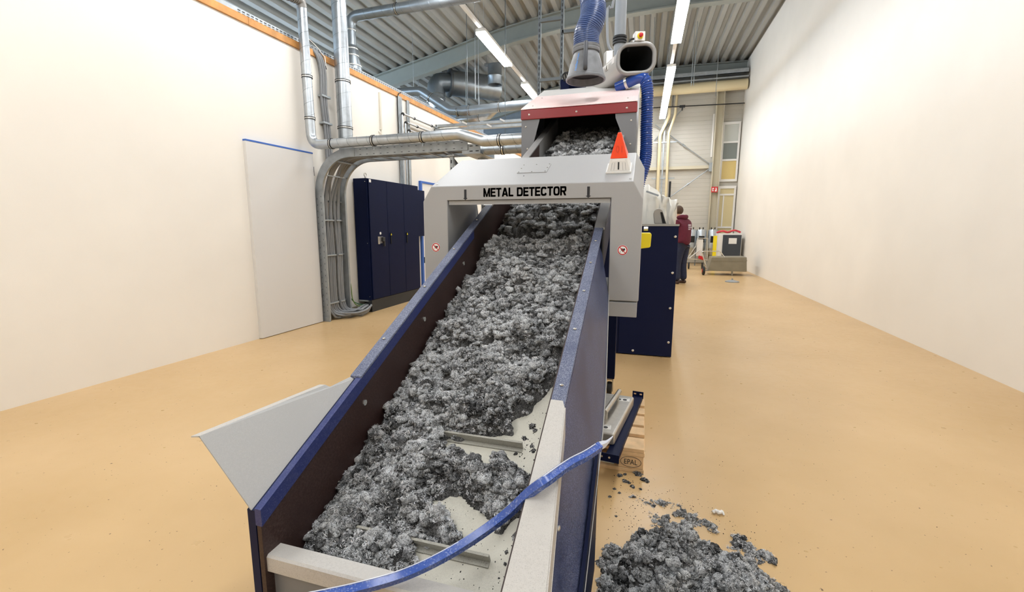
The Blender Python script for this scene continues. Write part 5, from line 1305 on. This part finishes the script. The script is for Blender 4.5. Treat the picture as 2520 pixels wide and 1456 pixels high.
MB().tube([hc + F_*.11 - Vector((0, 0, .01)), hc + F_*.135 - Vector((0, 0, .045)), hc + F_*.11 - Vector((0, 0, .055))], [.006, .015, .008], 8).build('nose', m_skin, pr, smooth=True)
for s_ in (-1, 1):
    MB().ball(hc + S_*s_*.096 - Vector((0, 0, .02)) , .026, 6, (.5, .5, 1.1)).build('ear', m_skin, pr, smooth=True)
    MB().ball(hc + F_*.112 + S_*s_*.032, .011, 6).build('eye', m_print, pr, smooth=True)
MB().obox(hc + F_*.112 - Vector((0, 0, .08)), S_*.045, F_*.01, Vector((0, 0, .008))).build('mouth', mat('lips', '#a8685c', .5), pr)
m_pale = mat('pale_fleece_print', '#b9a9b2', .8)
bp_ = MB()
for (sd_, z_, w_, h_) in ((.02, 1.38, .10, .05), (.03, 1.33, .12, .03), (0, 1.29, .08, .03), (.01, 1.21, .10, .015), (.02, 1.17, .07, .015)):
    bp_.obox(pp(-.163 + abs(z_ - 1.28)*.10, sd_, z_), S_*w_, F_*.02, Vector((0, 0, h_)))
bp_.build('back_print', m_pale, pr, bevel=.004)

# ------------------------------------------------------------------ far right corner of the hall
cm = thing('steel_column', 'beige steel column against the cream far wall', 'column', (2.34, 17.75, 0))
MB().box(2.22, 2.235, 17.62, 17.92, 0, 6.5).box(2.45, 2.465, 17.62, 17.92, 0, 6.5).box(2.235, 2.45, 17.76, 17.78, 0, 6.5).build('column', mat('cream_steel', '#c9c1aa', .5), cm)
MB().box(2.16, 2.21, 17.86, 17.92, 3.75, 5.2).build('side_strip', m_white, cm)
cr = thing('wall_rail', 'horizontal cream steel rail across the far wall', 'rail', (.4, 17.85, 3.45))
MB().box(-1.4, 2.22, 17.80, 17.92, 3.36, 3.47).build('rail', mat('cream_steel', '#c9c1aa', .5), cr, bevel=.004)
MB().box(2.12, 2.24, 17.74, 17.80, 3.25, 3.55).build('bracket', m_zincd, cr)
for p0, p1, lb in (((2.16, 17.82, 3.50), (.25, 17.82, 4.95), 'upper'), ((2.16, 17.82, 3.36), (.70, 17.82, 2.25), 'lower'), ((.25, 17.85, 4.4), (1.2, 17.85, 5.5), 'short left'), ((1.9, 17.85, 6.15), (2.35, 17.85, 6.5), 'short top right')):
    t = thing('brace_rod', lb + ' diagonal steel brace rod on the far wall', 'brace', p1)
    MB().cyl(p0, p1, .016, 8).build('rod', m_zincd, t, smooth=True)
    a_, b_ = Vector(p0).lerp(Vector(p1), .45), Vector(p0).lerp(Vector(p1), .50)
    MB().cyl(a_, b_, .035, 8).build('turnbuckle', m_zincd, t, smooth=True)
for (pts_, r__, lb) in (([(.70, 17.6, 5.9), (.70, 17.6, 5.15), (.43, 17.6, 4.55), (.46, 17.6, .1)], .055, 'left'), ([(.92, 17.6, 5.9), (.90, 17.6, 5.2), (.72, 17.6, 4.6), (.76, 17.6, .1)], .045, 'right')):
    o = MB().tube(fillet(pts_, .2, 5), r__, 14).build('beige_pipe', m_beige, smooth=True)
    tag(o, lb + ' of two bent beige pipes running down the far wall', 'pipe')
t = thing('strut_rail', 'vertical perforated strut between the two beige pipes on the far wall', 'strut', (.58, 17.75, 1))
MB().box(.55, .60, 17.70, 17.75, .1, 5.3).build('strut', m_zincd, t)
for z_ in (3.05, 4.30): MB().box(.22, 1.0, 17.66, 17.70, z_ - .02, z_ + .02).build('cross_bar', m_zincd, t)
o = MB().cyl((-1.4, 17.3, 5.95), (3.05, 17.3, 5.95), .17, 22).build('overhead_duct', m_beige, smooth=True); tag(o, 'thick beige duct running across the top of the far wall', 'duct')
t = thing('overhead_tray', 'long dark cable tray above the thick beige duct', 'cable tray', (1, 17.4, 6.3))
MB().box(-1.4, 3.05, 17.2, 17.6, 6.28, 6.30).box(-1.4, 3.05, 17.2, 17.21, 6.28, 6.42).build('tray', m_zincd, t)
MB().box(-1.4, 3.05, 17.15, 17.6, 6.14, 6.18).build('support_rail', m_zincd, t)
t = thing('sprinkler_pipe', 'thin sprinkler pipe with nozzle in front of the far wall', 'pipe', (1.4, 17.5, 5.45))
MB().cyl((-.5, 17.5, 5.47), (3.05, 17.5, 5.40), .018, 8).build('pipe', m_rubber, t)
MB().box(1.02, 1.20, 17.46, 17.54, 5.40, 5.47).build('fitting', m_rubber, t); MB().cyl((1.11, 17.5, 5.40), (1.11, 17.5, 5.30), .018, 8).build('nozzle', m_rubber, t)
MB().cyl((.80, 17.5, 5.45), (.80, 17.5, 6.8), .01, 6).build('hanger_rod', m_rubber, t)
for x_, y_, lb in ((1.1, 14.2, 'left wire of the close pair'), (1.16, 14.2, 'right wire of the close pair'), (.05, 13.6, 'single wire left of the lamp strip'), (1.9, 15.5, 'single wire nearest the right edge')):
    o = MB().cyl((x_, y_, 5.2), (x_, y_, 6.84), .008, 6).build('hanger_wire', m_zincd); tag(o, 'thin hanger wire under the roof, ' + lb, 'wire', 'hanger wires on the right')
w9 = sempty('window_9', 'white framed window beside the column')
for (c0, c1, z0, z1) in ((2.49, 2.55, .9, 2.75), (3.0, 3.06, .9, 2.75), (2.55, 3.0, 2.66, 2.75), (2.55, 3.0, .9, 1.0), (2.55, 3.0, 1.28, 1.34), (2.55, 3.0, 2.42, 2.48)): MB().box(c0, c1, 17.86, 17.94, z0, z1).build('window_frame', m_white, w9)
for z0, z1 in ((1.0, 1.28), (1.34, 2.42), (2.48, 2.66)): MB().box(2.55, 3.0, 17.90, 17.91, z0, z1).build('pane', mat('warm_window_pane', '#d6c79a', .1), w9)
MB().box(2.66, 2.70, 17.885, 17.9, 1.34, 2.42).build('mullion', m_white, w9)
w10 = sempty('window_10', 'tall upper window beside the column')
for (c0, c1, z0, z1) in ((2.49, 2.55, 2.9, 4.9), (3.0, 3.06, 2.9, 4.9), (2.55, 3.0, 4.82, 4.9), (2.55, 3.0, 2.9, 2.98), (2.55, 3.0, 3.6, 3.66), (2.55, 3.0, 4.2, 4.26)): MB().box(c0, c1, 17.86, 17.94, z0, z1).build('window_frame', m_white, w10)
for z0, z1, mm in ((2.98, 3.6, '#d9c07a'), (3.66, 4.2, '#7c827e'), (4.26, 4.82, '#c9cbc4')): MB().box(2.55, 3.0, 17.90, 17.91, z0, z1).build('pane', mat('pane' + mm, mm, .1), w10)
sg = thing('fire_sign', 'small red sign with white symbols on the beige column', 'sign', (2.33, 17.5, 2.5))
MB().box(2.23, 2.43, 17.60, 17.62, 2.52, 2.71).build('board', m_red, sg)
MB().box(2.255, 2.31, 17.595, 17.60, 2.56, 2.67).build('extinguisher_symbol', m_white, sg)
MB().prism([(2.345, 17.595, 2.55), (2.40, 17.595, 2.55), (2.40, 17.595, 2.62), (2.385, 17.595, 2.68), (2.36, 17.595, 2.67), (2.365, 17.595, 2.61), (2.345, 17.595, 2.59)], (0, .005, 0)).build('flame_symbol', m_white, sg)
MB().box(2.268, 2.297, 17.542, 17.595, 2.60, 2.625).build('symbol_band', m_red, sg)
# silver vacuum vessels
for k, (x_, lb) in enumerate(((1.62, 'left'), (1.93, 'middle'), (2.30, 'right'))):
    t = thing('steel_vessel', lb + ' of three silver vessels standing by the far wall', 'vessel', (x_, 17.0, 0))
    MB().lathe([(.165, .62), (.165, 1.18), (.13, 1.24), (.0005, 1.25)], (x_, 17.0, 0), 20).build('drum', m_zinc, t, smooth=True)
    MB().lathe([(.165, .62), (.10, .40), (.06, .36), (.0005, .36)], (x_, 17.0, 0), 20).build('cone', m_zinc, t, smooth=True)
    MB().box(x_ - .09, x_ + .09, 16.82, 16.84, .80, 1.02).build('control_box', m_black, t)
    for dx in (-.15, .15): MB().box(x_ + dx - .012, x_ + dx + .012, 16.9, 16.92, 0, .8).build('leg', m_zincd, t)
    for dx in (-.06, .05): MB().cyl((x_ + dx, 17, 1.24), (x_ + dx, 17, 1.31), .018, 8).build('valve', m_rubber, t)
# platform trolley with white post, behind
t = thing('hand_trolley', 'tubular hand trolley with white panel in front of the silver vessels', 'trolley', (1.7, 15.5, 0))
for a_, b_ in (((1.40, 15.5, .33), (1.62, 15.5, .72)), ((1.62, 15.5, .72), (1.66, 15.5, .98)), ((1.66, 15.5, .98), (1.96, 15.5, .98)), ((1.96, 15.5, .98), (1.98, 15.5, .33)), ((1.40, 15.5, .33), (2.0, 15.5, .30)), ((1.40, 15.5, .30), (1.50, 15.9, .30)), ((1.45, 15.5, .34), (1.75, 15.5, .62))):
    MB().cyl(a_, b_, .014, 8).build('tube', m_screw, t, smooth=True)
MB().box(1.66, 1.84, 15.55, 15.60, .42, .94).build('panel', m_white, t, bevel=.01)
for x_ in (1.45, 1.85): MB().lathe([(.02, -.02), (.10, -.02), (.11, 0), (.10, .02), (.02, .02)], (x_, 15.5, .11), 16, 'x').build('wheel', m_rubber, t, smooth=True)
# tipping cart
t = thing('tipping_cart', 'grey steel tipping cart with red hubbed wheels at the right edge', 'cart', (2.0, 13.9, 0))
m_cart = mat('olive_steel', '#8b8676', .45, .3, var=.08)
MB().prism([(1.80, 13.75, .12), (1.88, 13.75, .50), (2.75, 13.75, .52), (2.78, 13.75, .12)], (0, .6, 0)).build('tub', m_cart, t, bevel=.01)
MB().prism([(1.86, 13.74, .40), (2.76, 13.74, .41), (2.76, 13.74, .44), (1.87, 13.74, .43)], (0, .01, 0)).build('rim', m_cart, t)
MB().tube(fillet([(1.78, 13.8, .16), (1.60, 13.8, .66), (2.08, 13.8, .67), (2.22, 13.8, .48)], .05, 4), .014, 8).build('push_handle', m_screw, t, smooth=True)
for x_ in (1.68,):
    MB().lathe([(.03, -.03), (.10, -.035), (.125, -.02), (.125, .02), (.10, .035), (.03, .03)], (x_, 13.72, .126), 18, 'x').build('wheel', m_rubber, t, smooth=True)
    MB().lathe([(.0005, -.037), (.06, -.037), (.06, .037), (.0005, .037)], (x_, 13.72, .126), 14, 'x').build('hub', m_red, t)
MB().cyl((1.68, 13.72, .126), (1.82, 13.78, .126), .014, 8).build('axle', m_zincd, t)
MB().box(2.40, 2.44, 13.76, 13.80, 0, .12).build('prop', m_cart, t)
o = MB().obox((1.80, 15.46, .37), (.16, 0, -.06), (0, .1, 0), (.03, 0, .09)).build('red_box', m_red, bevel=.01); tag(o, 'small red part lying at the cart handle', 'part')
yb = thing('yellow_bollard', 'yellow guard post near the right edge', 'bollard', (2.17, 15.5, 0))
MB().box(2.12, 2.22, 15.45, 15.55, 0, 1.06).build('post', m_yellow, yb, bevel=.01); MB().box(2.07, 2.27, 15.40, 15.60, 0, .015).build('foot_plate', m_yellow, yb)
gb = thing('grey_cabinet', 'grey and white machine cabinet at the right edge', 'cabinet', (2.6, 16, 0))
MB().box(2.32, 3.0, 15.9, 16.5, 0, 1.12).build('body', m_white, gb, bevel=.01)
MB().box(2.45, 2.98, 15.88, 15.9, .15, 1.08).build('door', mat('slate_door', '#3a4048', .5), gb)
MB().box(2.62, 2.85, 15.875, 15.88, .80, .98).build('notice', m_white, gb)
o = MB().tube(catmull([(2.30, 16.1, 1.15), (2.45, 16.0, 1.20), (2.6, 16.05, 1.16), (2.8, 16.1, 1.22), (2.98, 16.1, 1.16)], 5), .05, 8, flat=(.6, 1)).build('red_cloth', mat('red_white_cloth', '#c8404a', .8, var=.5, vscale=12), smooth=True); tag(o, 'red and white cloth lying on the grey cabinet', 'cloth')
t = thing('round_base', 'dark round stand base on the floor at the right edge', 'stand', (2.15, 12.2, 0))
MB().lathe([(.16, 0), (.16, .02), (.05, .05), (.018, .06)], (2.16, 12.2, 0), 20).build('foot', m_zincd, t, smooth=True)
MB().cyl((2.16, 12.2, .05), (2.16, 12.2, .09), .018, 10).build('socket', m_zincd, t)
